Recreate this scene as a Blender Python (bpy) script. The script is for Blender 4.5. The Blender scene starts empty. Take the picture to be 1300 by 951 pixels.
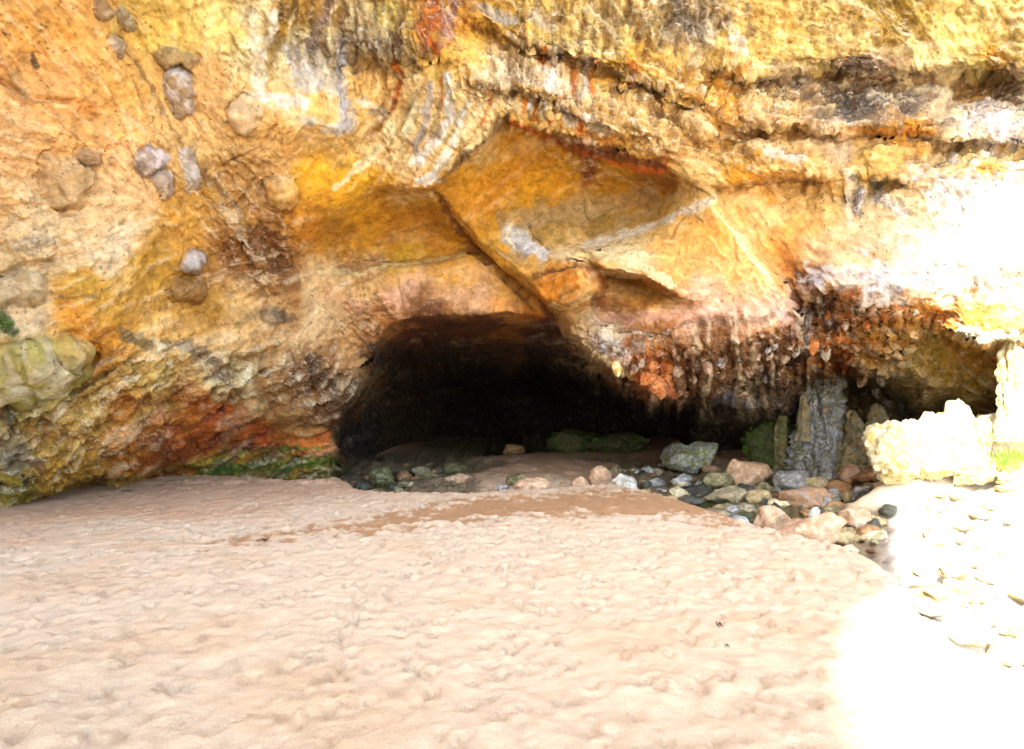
import bpy, math, random
import numpy as np
from mathutils import Vector
from mathutils.geometry import delaunay_2d_cdt

random.seed(7)
rng = np.random.default_rng(7)
C = bpy.context.scene.collection
F, CX, CY, CZ = 867.0, 650.0, 500.0, 1.6          # focal length (photo px), principal point, eye height
SUN_AZ, SUN_EL = math.radians(29.8), math.radians(40)

def unproj(px, py, d):
    return (px-CX)/F*d, d, CZ-(py-CY)/F*d

# ------------------------------------------------------------------ noise (numpy)
_p = np.random.default_rng(3).permutation(256).astype(np.int64)
_p = np.concatenate([_p, _p])
_g = np.array([(1,1,0),(-1,1,0),(1,-1,0),(-1,-1,0),(1,0,1),(-1,0,1),(1,0,-1),(-1,0,-1),
               (0,1,1),(0,-1,1),(0,1,-1),(0,-1,-1),(1,1,0),(-1,1,0),(0,-1,1),(0,-1,-1)], float)
def perlin(x, y, z):
    xi = np.floor(x).astype(np.int64); yi = np.floor(y).astype(np.int64); zi = np.floor(z).astype(np.int64)
    xf, yf, zf = x-xi, y-yi, z-zi
    xi &= 255; yi &= 255; zi &= 255
    u = xf*xf*xf*(xf*(xf*6-15)+10); v = yf*yf*yf*(yf*(yf*6-15)+10); w = zf*zf*zf*(zf*(zf*6-15)+10)
    out = 0
    for dx in (0, 1):
        a = _p[xi+dx]; wx = u if dx else 1-u
        for dy in (0, 1):
            b = _p[(a+yi+dy) & 511 if False else (a+yi+dy) % 512]; wy = v if dy else 1-v
            for dz in (0, 1):
                g = _g[_p[(b+zi+dz) % 512] & 15]
                out = out + wx*wy*(w if dz else 1-w)*(g[..., 0]*(xf-dx)+g[..., 1]*(yf-dy)+g[..., 2]*(zf-dz))
    return out
def fbm(P, s, octs=4, gain=.5, off=0.):
    r = 0; a = 1; f = s
    for i in range(octs):
        r = r+a*perlin(P[..., 0]*f+off+i*17.3, P[..., 1]*f+off*1.7+i*5.1, P[..., 2]*f+off*.6+i*9.7); a *= gain; f *= 2.03
    return r
def ridged(P, s, octs=4, gain=.55, off=0.):
    r = 0; a = 1; f = s
    for i in range(octs):
        n = 1-np.abs(perlin(P[..., 0]*f+off+i*11.3, P[..., 1]*f+off*1.3+i*7.1, P[..., 2]*f+off*.4+i*3.7))*2
        r = r+a*n*np.abs(n); a *= gain; f *= 2.05
    return r
def worley(P, s, off=0.):
    x, y, z = P[..., 0]*s+off, P[..., 1]*s+off, P[..., 2]*s+off
    xi = np.floor(x).astype(np.int64); yi = np.floor(y).astype(np.int64); zi = np.floor(z).astype(np.int64)
    best = np.full(x.shape, 9.)
    for dx in (-1, 0, 1):
        for dy in (-1, 0, 1):
            for dz in (-1, 0, 1):
                a, b, c = xi+dx, yi+dy, zi+dz
                h = _p[(_p[(_p[a & 255]+b) & 255]+c) & 255]
                jx, jy, jz = _p[h]/255., _p[h+1]/255., _p[(h+57) & 255]/255.
                d = (a+jx-x)**2+(b+jy-y)**2+(c+jz-z)**2
                best = np.minimum(best, d)
    return np.sqrt(best)
def smooth(a, b, x):
    t = np.clip((x-a)/(b-a), 0, 1); return t*t*(3-2*t)
def lin(c):
    c = np.asarray(c, float)/255.
    return np.where(c <= .04045, c/12.92, ((c+.055)/1.055)**2.4)

# ------------------------------------------------------------------ triangulated interpolation of hand-set points
def tri_interp(pts, vals, edges, qx, qy, fill):
    """piecewise linear surface through pts, constrained along edges, sampled at qx, qy (flat arrays)"""
    vs, es, fs, ov, oe, of = delaunay_2d_cdt([Vector(p) for p in pts], edges, [], 0, 1e-4)
    val = []
    for i, v in enumerate(vs):
        if ov[i]:
            val.append(vals[ov[i][0]])
        else:                                   # crossing constraint: nearest
            val.append(vals[min(range(len(pts)), key=lambda k: (pts[k][0]-v[0])**2+(pts[k][1]-v[1])**2)])
    out = np.full(qx.shape, np.nan)
    for f in fs:
        if len(f) != 3: continue
        (x0, y0), (x1, y1), (x2, y2) = [tuple(vs[i]) for i in f]
        m = np.nonzero((qx >= min(x0, x1, x2)) & (qx <= max(x0, x1, x2)) & (qy >= min(y0, y1, y2)) & (qy <= max(y0, y1, y2)))[0]
        if not len(m): continue
        den = (y1-y2)*(x0-x2)+(x2-x1)*(y0-y2)
        if abs(den) < 1e-9: continue
        a = ((y1-y2)*(qx[m]-x2)+(x2-x1)*(qy[m]-y2))/den
        b = ((y2-y0)*(qx[m]-x2)+(x0-x2)*(qy[m]-y2))/den
        c = 1-a-b
        k = (a >= -1e-6) & (b >= -1e-6) & (c >= -1e-6)
        out[m[k]] = a[k]*val[f[0]]+b[k]*val[f[1]]+c[k]*val[f[2]]
    return np.where(np.isnan(out), fill, out)

def graded(lo, a, b, hi, step, grow=1.18):
    l = [a]; s = step
    while l[-1] > lo: s *= grow; l.append(l[-1]-s)
    r = [b]; s = step
    while r[-1] < hi: s *= grow; r.append(r[-1]+s)
    return np.array(l[:0:-1]+list(np.arange(a, b, step))+r)

# ------------------------------------------------------------------ object helpers
def tag(o, label=None, cat=None, group=None, kind=None):
    for k, v in (('label', label), ('category', cat), ('group', group), ('kind', kind)):
        if v: o[k] = v
    return o
def link(name, me, mat=None, parent=None):
    o = bpy.data.objects.new(name, me); C.objects.link(o)
    if mat: me.materials.append(mat)
    if parent: o.parent = parent
    return o
def mesh_np(name, V, Q, smoothed=True):
    V = np.asarray(V, float); Q = np.asarray(Q, np.int32)
    me = bpy.data.meshes.new(name)
    n = Q.shape[1]
    me.vertices.add(len(V)); me.vertices.foreach_set('co', V.ravel())
    me.loops.add(Q.size); me.loops.foreach_set('vertex_index', Q.ravel())
    me.polygons.add(len(Q))
    me.polygons.foreach_set('loop_start', np.arange(len(Q), dtype=np.int32)*n)
    me.polygons.foreach_set('loop_total', np.full(len(Q), n, np.int32))
    me.polygons.foreach_set('use_smooth', np.full(len(Q), smoothed))
    me.update(calc_edges=True); me.validate()
    return me
def set_col(me, col):
    at = me.color_attributes.new('Col', 'FLOAT_COLOR', 'POINT')
    at.data.foreach_set('color', np.asarray(col, np.float32).ravel())
def empty(name, loc=(0, 0, 0)):
    o = bpy.data.objects.new(name, None); C.objects.link(o); o.location = loc; return o

# ------------------------------------------------------------------ materials
class NT:
    def __init__(s, name):
        s.m = bpy.data.materials.new(name); s.m.use_nodes = True
        s.n = s.m.node_tree.nodes; s.l = s.m.node_tree.links
        s.b = s.n['Principled BSDF']; s.geo = s.n.new('ShaderNodeNewGeometry')
    def noise(s, scale, detail=6, rough=.55, vec=None, dist=0.):
        n = s.n.new('ShaderNodeTexNoise'); n.inputs['Scale'].default_value = scale
        n.inputs['Detail'].default_value = detail; n.inputs['Roughness'].default_value = rough
        n.inputs['Distortion'].default_value = dist
        s.l.new(vec or s.geo.outputs['Position'], n.inputs['Vector']); return n.outputs['Fac']
    def vor(s, scale, feature='F1', vec=None):
        n = s.n.new('ShaderNodeTexVoronoi'); n.feature = feature; n.inputs['Scale'].default_value = scale
        s.l.new(vec or s.geo.outputs['Position'], n.inputs['Vector']); return n.outputs['Distance']
    def stretch(s, sc, rot=(0, 0, 0)):
        n = s.n.new('ShaderNodeMapping'); n.inputs['Scale'].default_value = sc; n.inputs['Rotation'].default_value = rot
        s.l.new(s.geo.outputs['Position'], n.inputs['Vector']); return n.outputs['Vector']
    def rng(s, v, a, b, c=0., d=1.):
        n = s.n.new('ShaderNodeMapRange'); n.inputs[1].default_value = a; n.inputs[2].default_value = b
        n.inputs[3].default_value = c; n.inputs[4].default_value = d; s.l.new(v, n.inputs[0]); return n.outputs[0]
    def math(s, op, a, b):
        n = s.n.new('ShaderNodeMath'); n.operation = op
        for i, v in enumerate((a, b)):
            if isinstance(v, (int, float)): n.inputs[i].default_value = v
            else: s.l.new(v, n.inputs[i])
        return n.outputs[0]
    def mix(s, f, a, b, mode='MIX'):
        n = s.n.new('ShaderNodeMix'); n.data_type = 'RGBA'; n.blend_type = mode
        for sock, v in ((n.inputs['Factor'], f), (n.inputs['A'], a), (n.inputs['B'], b)):
            if isinstance(v, (int, float)): sock.default_value = v
            elif isinstance(v, (tuple, list, np.ndarray)): sock.default_value = (float(v[0]), float(v[1]), float(v[2]), 1)
            else: s.l.new(v, sock)
        return n.outputs['Result']
    def hsv(s, col, sat=1., val=1.):
        n = s.n.new('ShaderNodeHueSaturation'); s.l.new(col, n.inputs['Color'])
        n.inputs['Saturation'].default_value = sat
        if isinstance(val, (int, float)): n.inputs['Value'].default_value = val
        else: s.l.new(val, n.inputs['Value'])
        return n.outputs['Color']
    def bump(s, h, dist, strength=1., prev=None):
        n = s.n.new('ShaderNodeBump'); n.inputs['Distance'].default_value = dist
        if isinstance(strength, (int, float)): n.inputs['Strength'].default_value = strength
        else: s.l.new(strength, n.inputs['Strength'])
        s.l.new(h, n.inputs['Height'])
        if prev: s.l.new(prev, n.inputs['Normal'])
        return n.outputs['Normal']
    def done(s, col, rough=.9, nrm=None, spec=.25):
        if isinstance(col, (tuple, list, np.ndarray)): s.b.inputs['Base Color'].default_value = (*[float(c) for c in col[:3]], 1)
        else: s.l.new(col, s.b.inputs['Base Color'])
        if isinstance(rough, (int, float)): s.b.inputs['Roughness'].default_value = rough
        else: s.l.new(rough, s.b.inputs['Roughness'])
        s.b.inputs['Specular IOR Level'].default_value = spec
        if nrm: s.l.new(nrm, s.b.inputs['Normal'])
        return s.m

def cliff_material():
    t = NT('limestone_cliff')
    a = t.n.new('ShaderNodeVertexColor'); a.layer_name = 'Col'
    col, crust = a.outputs['Color'], a.outputs['Alpha']
    big = t.noise(1.1, 5, .6); mid = t.noise(7, 9, .65, dist=.4); fine = t.noise(45, 8, .7)
    c = t.mix(t.rng(big, .5, .72, 0, .3), col, t.mix(1., col, lin((250, 208, 140)), 'MULTIPLY'))
    c = t.hsv(c, 1.0, t.rng(mid, .32, .68, .6, 1.32))
    for sc_, lo, col_, am in ((2.3, .57, (146,130,116), .35), (3.1, .58, (214,140,60), .25), (2.7, .57, (250,240,216), .5), (5.3, .6, (120,92,60), .4)):
        mk = t.math('MULTIPLY', t.rng(t.noise(sc_*1.9, 10, .72, vec=t.stretch((1, 1, 1.0+sc_*.2), (0, 0, sc_)), dist=.5), lo, lo+.05, 0, am), t.rng(crust, .35, .95, 0, 1))
        c = t.mix(mk, c, lin(col_))
    # pale mineral bloom and dark lichen freckles, more of both where the rock is crusty
    pale = t.math('MULTIPLY', t.rng(t.noise(16, 7, .7), .56, .68, 0, .4), t.rng(crust, 0, 1, .25, 1))
    c = t.mix(pale, c, lin((246, 228, 186)))
    dk = t.math('MULTIPLY', t.rng(t.noise(21, 9, .75, dist=.6), .6, .68, 0, .8), t.rng(crust, 0, 1, .18, 1))
    c = t.mix(dk, c, lin((88, 62, 40)))
    rs = t.math('MULTIPLY', t.rng(t.noise(3.4, 8, .7), .57, .68, 0, .6), t.rng(crust, 0, 1, .35, 1))
    c = t.mix(rs, c, t.mix(1., col, lin((236, 172, 104)), 'MULTIPLY'))
    c = t.hsv(c, 1., t.rng(fine, .3, .7, .84, 1.14))
    wv = t.n.new('ShaderNodeTexNoise'); wv.inputs['Scale'].default_value = 1.6; wv.inputs['Detail'].default_value = 6
    t.l.new(t.geo.outputs['Position'], wv.inputs['Vector'])
    ad = t.n.new('ShaderNodeVectorMath'); ad.operation = 'MULTIPLY_ADD'; t.l.new(wv.outputs['Color'], ad.inputs[0]); ad.inputs[1].default_value = (.5, .5, .5); t.l.new(t.geo.outputs['Position'], ad.inputs[2])
    ck = t.vor(1.15, 'DISTANCE_TO_EDGE', ad.outputs[0]); ckm = t.math('MULTIPLY', t.rng(ck, 0, .022, 1, 0), t.rng(t.noise(1.3, 3), .5, .62))
    c = t.mix(t.math('MULTIPLY', ckm, .12), c, lin((96, 66, 38)))
    pit = t.math('MULTIPLY', t.rng(t.vor(13, 'F1', ad.outputs[0]), .16, .26, 1, 0), t.rng(t.noise(3.1, 3), .48, .6))
    c = t.mix(t.math('MULTIPLY', pit, .55), c, lin((100, 72, 44)))
    n1 = t.bump(t.noise(9, 12, .72), .10, t.rng(crust, 0, 1, .4, 1.))
    n1 = t.bump(t.math('ADD', t.math('MULTIPLY', ckm, .2), t.math('MULTIPLY', pit, .6)), -.03, 1., n1)
    n2 = t.bump(t.vor(26), .022, t.rng(crust, .2, 1, .0, .9), n1)
    n3 = t.bump(t.noise(80, 6, .7), .006, .8, n2)
    return t.done(c, t.rng(mid, .3, .7, .95, .72), n3, .3)

def rock_material(name, c1, c2, c3=None, amt=.5, wet=0., pit=.5, moss=None):
    t = NT(name)
    a = t.noise(3.1, 7, .65, dist=.5); b = t.noise(11, 8, .7)
    c = t.mix(t.rng(a, .38, .62), lin(c1), lin(c2))
    if c3 is not None: c = t.mix(t.math('MULTIPLY', t.rng(b, .49, .54), min(1, amt*1.3)), c, lin(c3))
    c = t.mix(t.rng(t.noise(27, 8, .75), .58, .68, 0, .7*pit), c, lin((60, 50, 40)))
    if moss is not None:
        sep = t.n.new('ShaderNodeSeparateXYZ'); t.l.new(t.geo.outputs['Normal'], sep.inputs[0])
        m = t.math('MULTIPLY', t.rng(sep.outputs['Z'], -.2, .7), t.rng(t.noise(5, 6, .7), .42, .56))
        c = t.mix(m, c, lin(moss))
    c = t.hsv(c, 1., t.rng(t.noise(7, 10, .75), .3, .7, .62, 1.3))
    n = t.bump(t.noise(10, 12, .72), .07, .9); n = t.bump(t.noise(70, 6, .7), .006, .8, n)
    return t.done(c, .9-.55*wet, n, .25+.35*wet)

# ------------------------------------------------------------------ THE CLIFF: hand-set relief
pts, vals, edges = [], [], []
def P(*rows):
    for x, y, d in rows: pts.append((x+.013*len(pts) % .5, y)); vals.append(d)
def L(*rows):
    s = len(pts); P(*rows)
    for i in range(s, len(pts)-1): edges.append((i, i+1))
# far outside the frame
P((-1500,-2400,9),(300,-2400,12),(1300,-2400,12),(2900,-2400,11),(-1500,0,5.5),(2900,0,8.8),(-1500,760,6),(2900,760,9.5),
  (-1500,400,5.8),(2900,400,9.6),(-300,-900,7.6),(300,-900,9),(900,-900,9.6),(1500,-900,9.2))
P((-160,-130,6.6),(150,-130,7.6),(400,-130,8.4),(650,-130,8.9),(900,-130,9),(1150,-130,9),(1450,-130,8.6))
P((-150,0,6.9),(0,0,7.5),(130,0,8.2),(250,0,8.9),(360,0,9.3),(440,0,9.7),(560,0,9.8),(700,-5,9.7),(860,0,9.5),(1000,0,9.5),(1150,0,9.5),(1300,0,9.1),(1460,0,8.9))
# left buttress
P((-150,200,7.1),(-150,400,7.6),(-150,560,8.6),(-150,700,9.0))
P((0,100,7.8),(60,150,8.1),(130,100,8.5),(0,220,8.0),(110,210,8.7),(190,160,9.2),(250,150,9.6),(320,110,9.6),(360,150,9.9))
L((150,60,8.6),(200,165,9.1),(250,215,9.6),(300,290,10.2),(345,350,10.8))
L((165,60,9.0),(215,160,9.45),(268,215,10.0),(318,285,10.7),(352,335,11.5))
P((0,340,8.3),(60,330,8.5),(130,300,8.9),(200,290,9.5),(250,320,10.1),(300,330,10.6))
L((0,350,8.3),(60,380,8.6),(110,400,8.9),(160,400,9.3),(215,385,9.9),(265,375,10.5))
P((0,440,8.2),(60,440,8.5),(110,450,9.0),(140,425,9.2),(200,440,9.8),(250,450,10.3),(300,430,10.8),(340,400,11.3),(400,390,12.0),(440,370,12.1),(430,420,12.3))
L((0,520,8.6),(60,500,8.9),(110,470,9.4))
P((0,560,8.9),(100,520,9.3),(150,500,9.5),(200,500,9.9),(250,500,10.3),(300,490,10.9),(360,480,11.6),(420,470,12.4),(455,450,12.7),(80,590,9.8),(140,570,10.2))
# undercut at the base of the buttress
L((0,632,9.35),(70,622,10.1),(140,600,10.9),(200,575,11.3),(260,545,11.7),(330,530,12.2),(400,520,12.8),(424,520,13.0))
L((0,650,9.6),(70,640,10.6),(150,618,11.6),(215,590,12.4),(270,565,12.9),(340,555,13.3),(424,550,13.4))
L((100,626,12.2),(215,607,13.4),(270,590,13.1),(340,583,13.5),(424,578,13.6))
L((-150,760,9.4),(0,760,9.8),(150,760,12),(270,760,13.3),(430,760,13.9))
# left edge of the cave mouth, with its return behind
L((425,640,13.9),(424,600,13.8),(424,550,13.5),(432,530,13.2),(448,500,12.9),(466,466,12.6),(477,440,12.5),(490,422,12.35),(512,408,12.1),(540,401,11.95))
L((437,640,17),(434,600,16.5),(433,560,16.3),(442,530,16),(460,500,15.8),(476,472,15.4),(492,450,14.8),(510,432,14.2),(530,420,13.6))
# upper crust and its ledges
P((400,60,9.8),(360,90,9.8),(440,100,10.0),(400,130,9.95),(460,130,10.2),(350,210,10.2),(420,200,10.7))
L((330,150,9.7),(380,160,9.8),(430,160,10.0),(440,60,9.75),(500,66,9.7),(560,60,9.6),(610,90,9.6))
L((445,72,10.2),(500,78,10.1),(560,74,9.9))
L((560,25,9.5),(600,20,9.45),(660,45,9.4),(730,70,9.45),(800,90,9.5),(870,110,9.6),(920,135,9.7))
L((600,36,9.85),(660,58,9.9),(730,84,9.9),(800,104,9.95),(860,124,9.95))
L((600,98,9.6),(650,112,9.6),(710,130,9.65),(780,165,9.8),(850,182,9.9))
L((640,122,9.95),(700,138,10.0),(770,172,10.1),(840,192,10.15))
L((632,146,9.9),(660,158,9.95),(720,172,10.0),(780,190,10.1),(850,213,10.2),(890,232,10.4))
L((645,154,10.7),(670,168,11.0),(725,190,11.4),(785,206,11.3),(850,221,11.0),(880,238,10.8))
# drape running down to the pendant point
L((480,80,10.2),(500,130,10.4),(470,190,10.8),(430,235,10.9),(385,290,10.9))
L((510,110,10.0),(525,150,10.2),(520,190,10.5),(480,235,10.9))
P((560,110,9.9),(600,120,9.8),(560,160,10.1),(595,165,10.1))
L((632,148,10.0),(600,185,10.3),(575,212,10.5),(548,238,10.7),(500,240,10.95),(480,236,11.0))
L((640,158,10.9),(610,190,11.1),(585,216,11.3),(560,243,11.45),(545,247,11.6),(490,250,11.6),(440,275,11.7),(395,308,11.8))
P((380,330,11.7),(400,285,11.2),(430,255,11.0))
# left roof panel, receding
P((430,300,12.2),(480,280,12.3),(540,270,12.3),(500,310,12.7),(560,300,12.8),(590,312,12.9))
L((405,338,12.1),(430,338,12.5),(500,333,12.8),(560,326,12.8),(592,319,12.7))
L((400,345,11.9),(430,346,12.1),(500,341,12.1),(560,334,12.1),(597,322,12.1))
P((450,365,12.05),(520,365,12.0),(600,365,11.95),(640,350,12.1),(650,378,12.0))
P((440,395,12.15),(480,405,12.15),(455,375,12.1))
L((540,401,11.95),(600,398,11.9),(650,397,12.0),(690,402,12.3))
L((545,412,13.2),(610,412,13.5),(670,412,13.4),(700,414,13.2))
P((520,440,15),(600,450,16.5),(680,450,16),(740,460,15))
# fissure
L((548,246,11.5),(575,283,12.0),(600,318,12.5),(640,352,12.5),(685,388,12.6),(705,408,12.8))
# right block, left edge
L((562,246,11.4),(585,272,11.7),(612,304,11.8),(650,334,11.6),(690,368,11.5),(706,390,11.4),(722,412,11.4),(745,445,11.3),(775,470,11.2),(800,490,11.2),(835,508,11.2))
L((740,465,14),(790,498,14),(835,520,14))
# golden roof between the lip and the right slab
P((600,235,11.6),(640,200,11.5),(690,210,11.7),(740,225,12.0),(800,240,11.9),(850,238,11.4),(640,260,12.0),(700,262,12.3),(760,268,12.4),(820,262,12.0))
L((560,262,11.8),(590,285,12.1),(620,310,12.2),(650,326,12.1))
L((622,285,12.2),(650,278,12.3),(665,296,12.2),(700,316,11.9),(740,312,11.9),(800,300,11.5),(850,282,11.2),(905,256,10.7))
P((680,330,11.7),(655,310,12.0))
# pale ledge and the shadow under it
L((700,322,11.5),(742,318,11.2),(790,323,11.0),(830,343,10.8),(858,365,10.55))
L((765,340,10.95),(800,347,10.8),(830,357,10.65),(856,370,10.5))
L((768,348,12.0),(800,358,11.9),(835,371,11.5),(858,380,11.1)); P((810,385,11.5))
# orange wedge block
L((674,357,11.4),(700,348,11.0),(736,337,10.5),(744,358,10.4),(748,374,10.45),(722,388,10.7),(700,383,11.0),(674,357,11.4))
L((740,330,11.5),(764,348,11.7),(772,372,11.8)); L((700,394,11.6),(724,397,11.5),(752,384,11.5),(775,398,11.9),(792,408,11.9))
P((740,400,11.3),(722,396,11.4))
# right slab
L((905,262,10.6),(935,295,10.5),(970,335,10.4),(1000,376,10.25),(1012,402,10.15))
P((870,290,10.9),(820,315,11.1),(900,330,10.7),(860,345,10.8),(950,350,10.4),(880,380,10.6),(820,390,11.1),(800,378,11.3),(940,390,10.4))
L((750,418,11.1),(800,425,11.2),(840,428,10.9),(900,420,10.5),(960,412,10.25),(1012,406,10.15))
L((760,430,11.0),(800,440,10.8),(850,444,10.6),(900,436,10.4),(960,430,10.3),(1015,420,10.3))
# crusty fringe below the slab
P((820,470,11.0),(845,495,11.1),(800,465,11.0),(870,460,11.1),(900,470,11.4),(940,460,11.3),(980,450,11.1),(1020,440,11.1))
L((840,508,11.3),(862,485,11.8),(900,500,12.4),(950,498,12.6),(1000,485,12.4),(1030,470,12.3))
P((880,520,14),(940,520,13.8),(990,520,13.6),(1000,560,17.6),(940,560,18.5),(880,555,18))
# crease to the right panel
L((914,252,10.95),(947,290,11.0),(982,332,11.1),(1008,368,11.2),(1020,400,11.6),(1024,430,11.9))
L((1018,372,10.75),(1060,378,10.6),(1110,386,10.5),(1150,392,10.4),(1190,388,10.3),(1240,384,10.2),(1300,380,10.1),(1460,372,9.9))
P((950,250,10.7),(1000,300,10.7),(1060,330,10.5),(1100,300,10.4),(1160,340,10.2),(1200,300,10.1),(1300,300,9.8),(1460,300,9.4))
L((900,236,10.5),(950,226,10.3),(1010,222,10.2),(1100,218,10.1),(1150,228,10.0),(1200,222,9.9),(1300,214,9.6),(1460,205,9.3))
L((910,243,11.0),(960,234,10.95),(1030,230,10.8),(1110,228,10.65),(1160,240,10.2),(1230,245,9.9),(1310,225,9.8))
L((1070,222,10.0),(1078,265,10.15),(1082,285,10.35)); L((1096,228,10.35),(1100,262,10.4)); L((1110,226,10.0),(1118,250,10.2),(1150,270,10.3))
L((1165,285,10.3),(1200,310,10.0),(1260,325,9.8),(1310,330,9.7))
# layered bands, upper right
L((900,90,9.8),(980,95,9.9),(1060,82,9.8),(1140,88,9.7),(1220,82,9.6),(1310,90,9.3)); L((905,100,10.3),(980,104,10.35),(1060,93,10.35),(1140,98,10.25),(1220,93,10.15),(1310,100,9.85))
L((920,165,9.95),(1000,160,10.0),(1080,165,9.9),(1160,160,9.8),(1240,178,9.7),(1310,182,9.5)); L((920,174,10.35),(1000,169,10.4),(1080,174,10.3),(1160,169,10.2),(1240,187,10.1),(1310,191,9.9))
P((860,40,9.6),(960,40,9.7),(1060,40,9.7),(1160,40,9.6),(900,135,9.85),(1000,135,10.0),(1100,130,9.95),(1200,130,9.85),(1000,200,10.1),(1100,200,10.0),(1250,205,9.7))
# alcove under the right panel
L((1025,392,11.7),(1060,396,11.3),(1110,402,11.1),(1160,404,10.9),(1190,402,10.6),(1225,400,10.2),(1260,396,10.0),(1300,392,9.9))
L((1200,414,10.4),(1222,428,10.1),(1245,438,9.95),(1268,430,9.9),(1285,436,9.9),(1310,440,9.9))
L((1190,424,11.9),(1215,442,12.0),(1250,450,12.1),(1272,446,12.1),(1300,452,12.1))
P((1060,440,12.3),(1110,430,11.7),(1150,430,11.6),(1060,468,14.2),(1030,490,15),(1100,470,12.7),(1150,470,12.3),(1200,480,12.5),(1250,480,12.6),(1180,510,13.2),(1240,510,13.2))
L((1320,460,10.4),(1330,520,10.4),(1330,600,10.5)); L((1300,520,13.2),(1305,600,13.8))
L((1060,505,17.2),(1085,495,17.0),(1105,512,16.8)); P((1110,540,17),(1150,530,16.4),(1200,530,15.4),(1260,530,14.6),(1150,600,17),(1250,600,15.5),(1040,520,17.2),(1090,560,17.2))
L((1020,640,18),(1150,640,17.5),(1260,640,16)); L((900,640,22),(960,640,19.5))
# cave interior
P((470,540,19),(520,500,20),(600,500,26),(700,500,27),(780,510,24),(840,530,21),(520,560,24),(600,560,31),(700,560,33),(800,560,29),(860,560,24),
  (460,640,18.5),(520,640,25),(600,640,33),(720,640,34),(820,640,28),(560,470,18.5),(650,470,19),(720,480,18.5))
L((500,760,22),(700,760,30),(900,760,20),(1100,760,17),(1300,760,15),(1460,760,10.5)); P((1460,520,9.9),(1460,640,10.3))

def seg_dist(qx, qy, line):
    best = np.full(qx.shape, 1e9); tt = np.zeros(qx.shape); n = len(line)-1
    for i in range(n):
        (x0, y0), (x1, y1) = line[i][:2], line[i+1][:2]
        dx, dy = x1-x0, y1-y0; t = np.clip(((qx-x0)*dx+(qy-y0)*dy)/(dx*dx+dy*dy+1e-9), 0, 1)
        d = np.hypot(qx-x0-t*dx, qy-y0-t*dy); m = d < best; best = np.where(m, d, best); tt = np.where(m, (i+t)/n, tt)
    return best, tt
STEP = 2.0
gx = graded(-1450, -14, 1314, 2850, STEP); gy = graded(-2300, -14, 690, 755, STEP)
GX, GY = np.meshgrid(gx, gy)
Z0 = GX*0
core = (smooth(-60, 0, GX)*smooth(1360, 1300, GX)*smooth(-60, 0, GY)*smooth(640, 600, GY))
def chart(sx, sy, o): return np.stack([GX*sx+o, GY*sy+o*.7, Z0+o*.3], -1)
crz = np.clip(np.exp(-((GX-880)/170)**2-((GY-470)/70)**2)+np.exp(-((GX-720)/150)**2-((GY-130)/75)**2)+np.exp(-((GX-1120)/150)**2-((GY-420)/60)**2)+np.exp(-((GX-640)/300)**2-((GY-40)/60)**2)*.4, 0, 1)
qx = GX+core*(fbm(chart(.03, .03, 3.), 1, 3, .6)*7+fbm(chart(.12, .12, 5.), 1, 2, .6)*3)
fdist = np.minimum(seg_dist(GX, GY, [(555,250),(600,316),(690,388),(715,410)])[0], seg_dist(GX, GY, [(425,560),(448,500),(466,466),(490,422),(520,405)])[0])
slabm = np.clip(np.exp(-((GX-760)/200)**4-((GY-320)/95)**4)+np.exp(-((GX-480)/110)**4-((GY-320)/60)**4), 0, 1)
core = core*(1-.85*np.exp(-(fdist/16)**2))*(1-.72*slabm)
jag = np.abs(fbm(chart(.11, .008, 9.), 1, 5, .75))
qy = GY+core*(fbm(chart(.03, .03, 13.), 1, 3, .6)*6+fbm(chart(.12, .12, 15.), 1, 2, .6)*2.5)-core*crz*(jag-.25)*22
D = tri_interp(pts, vals, edges, qx.ravel(), qy.ravel(), 9.5).reshape(GX.shape)
def blur(A, n):
    for _ in range(n):
        B = np.pad(A, 1, mode='edge')
        A = (B[1:-1, :-2]+2*A+B[1:-1, 2:])/4
        B = np.pad(A, 1, mode='edge')
        A = (B[:-2, 1:-1]+2*A+B[2:, 1:-1])/4
    return A
for n in (6, 16):
    Bl = blur(D, n); w = np.exp(-((D-Bl)/.07)**2); D = w*Bl+(1-w)*D
D = blur(D, 1)
fis = np.exp(-(fdist/15)**2); f2 = fis*(GX > 520); D = D*(1-f2)+blur(D, 9)*f2

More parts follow.
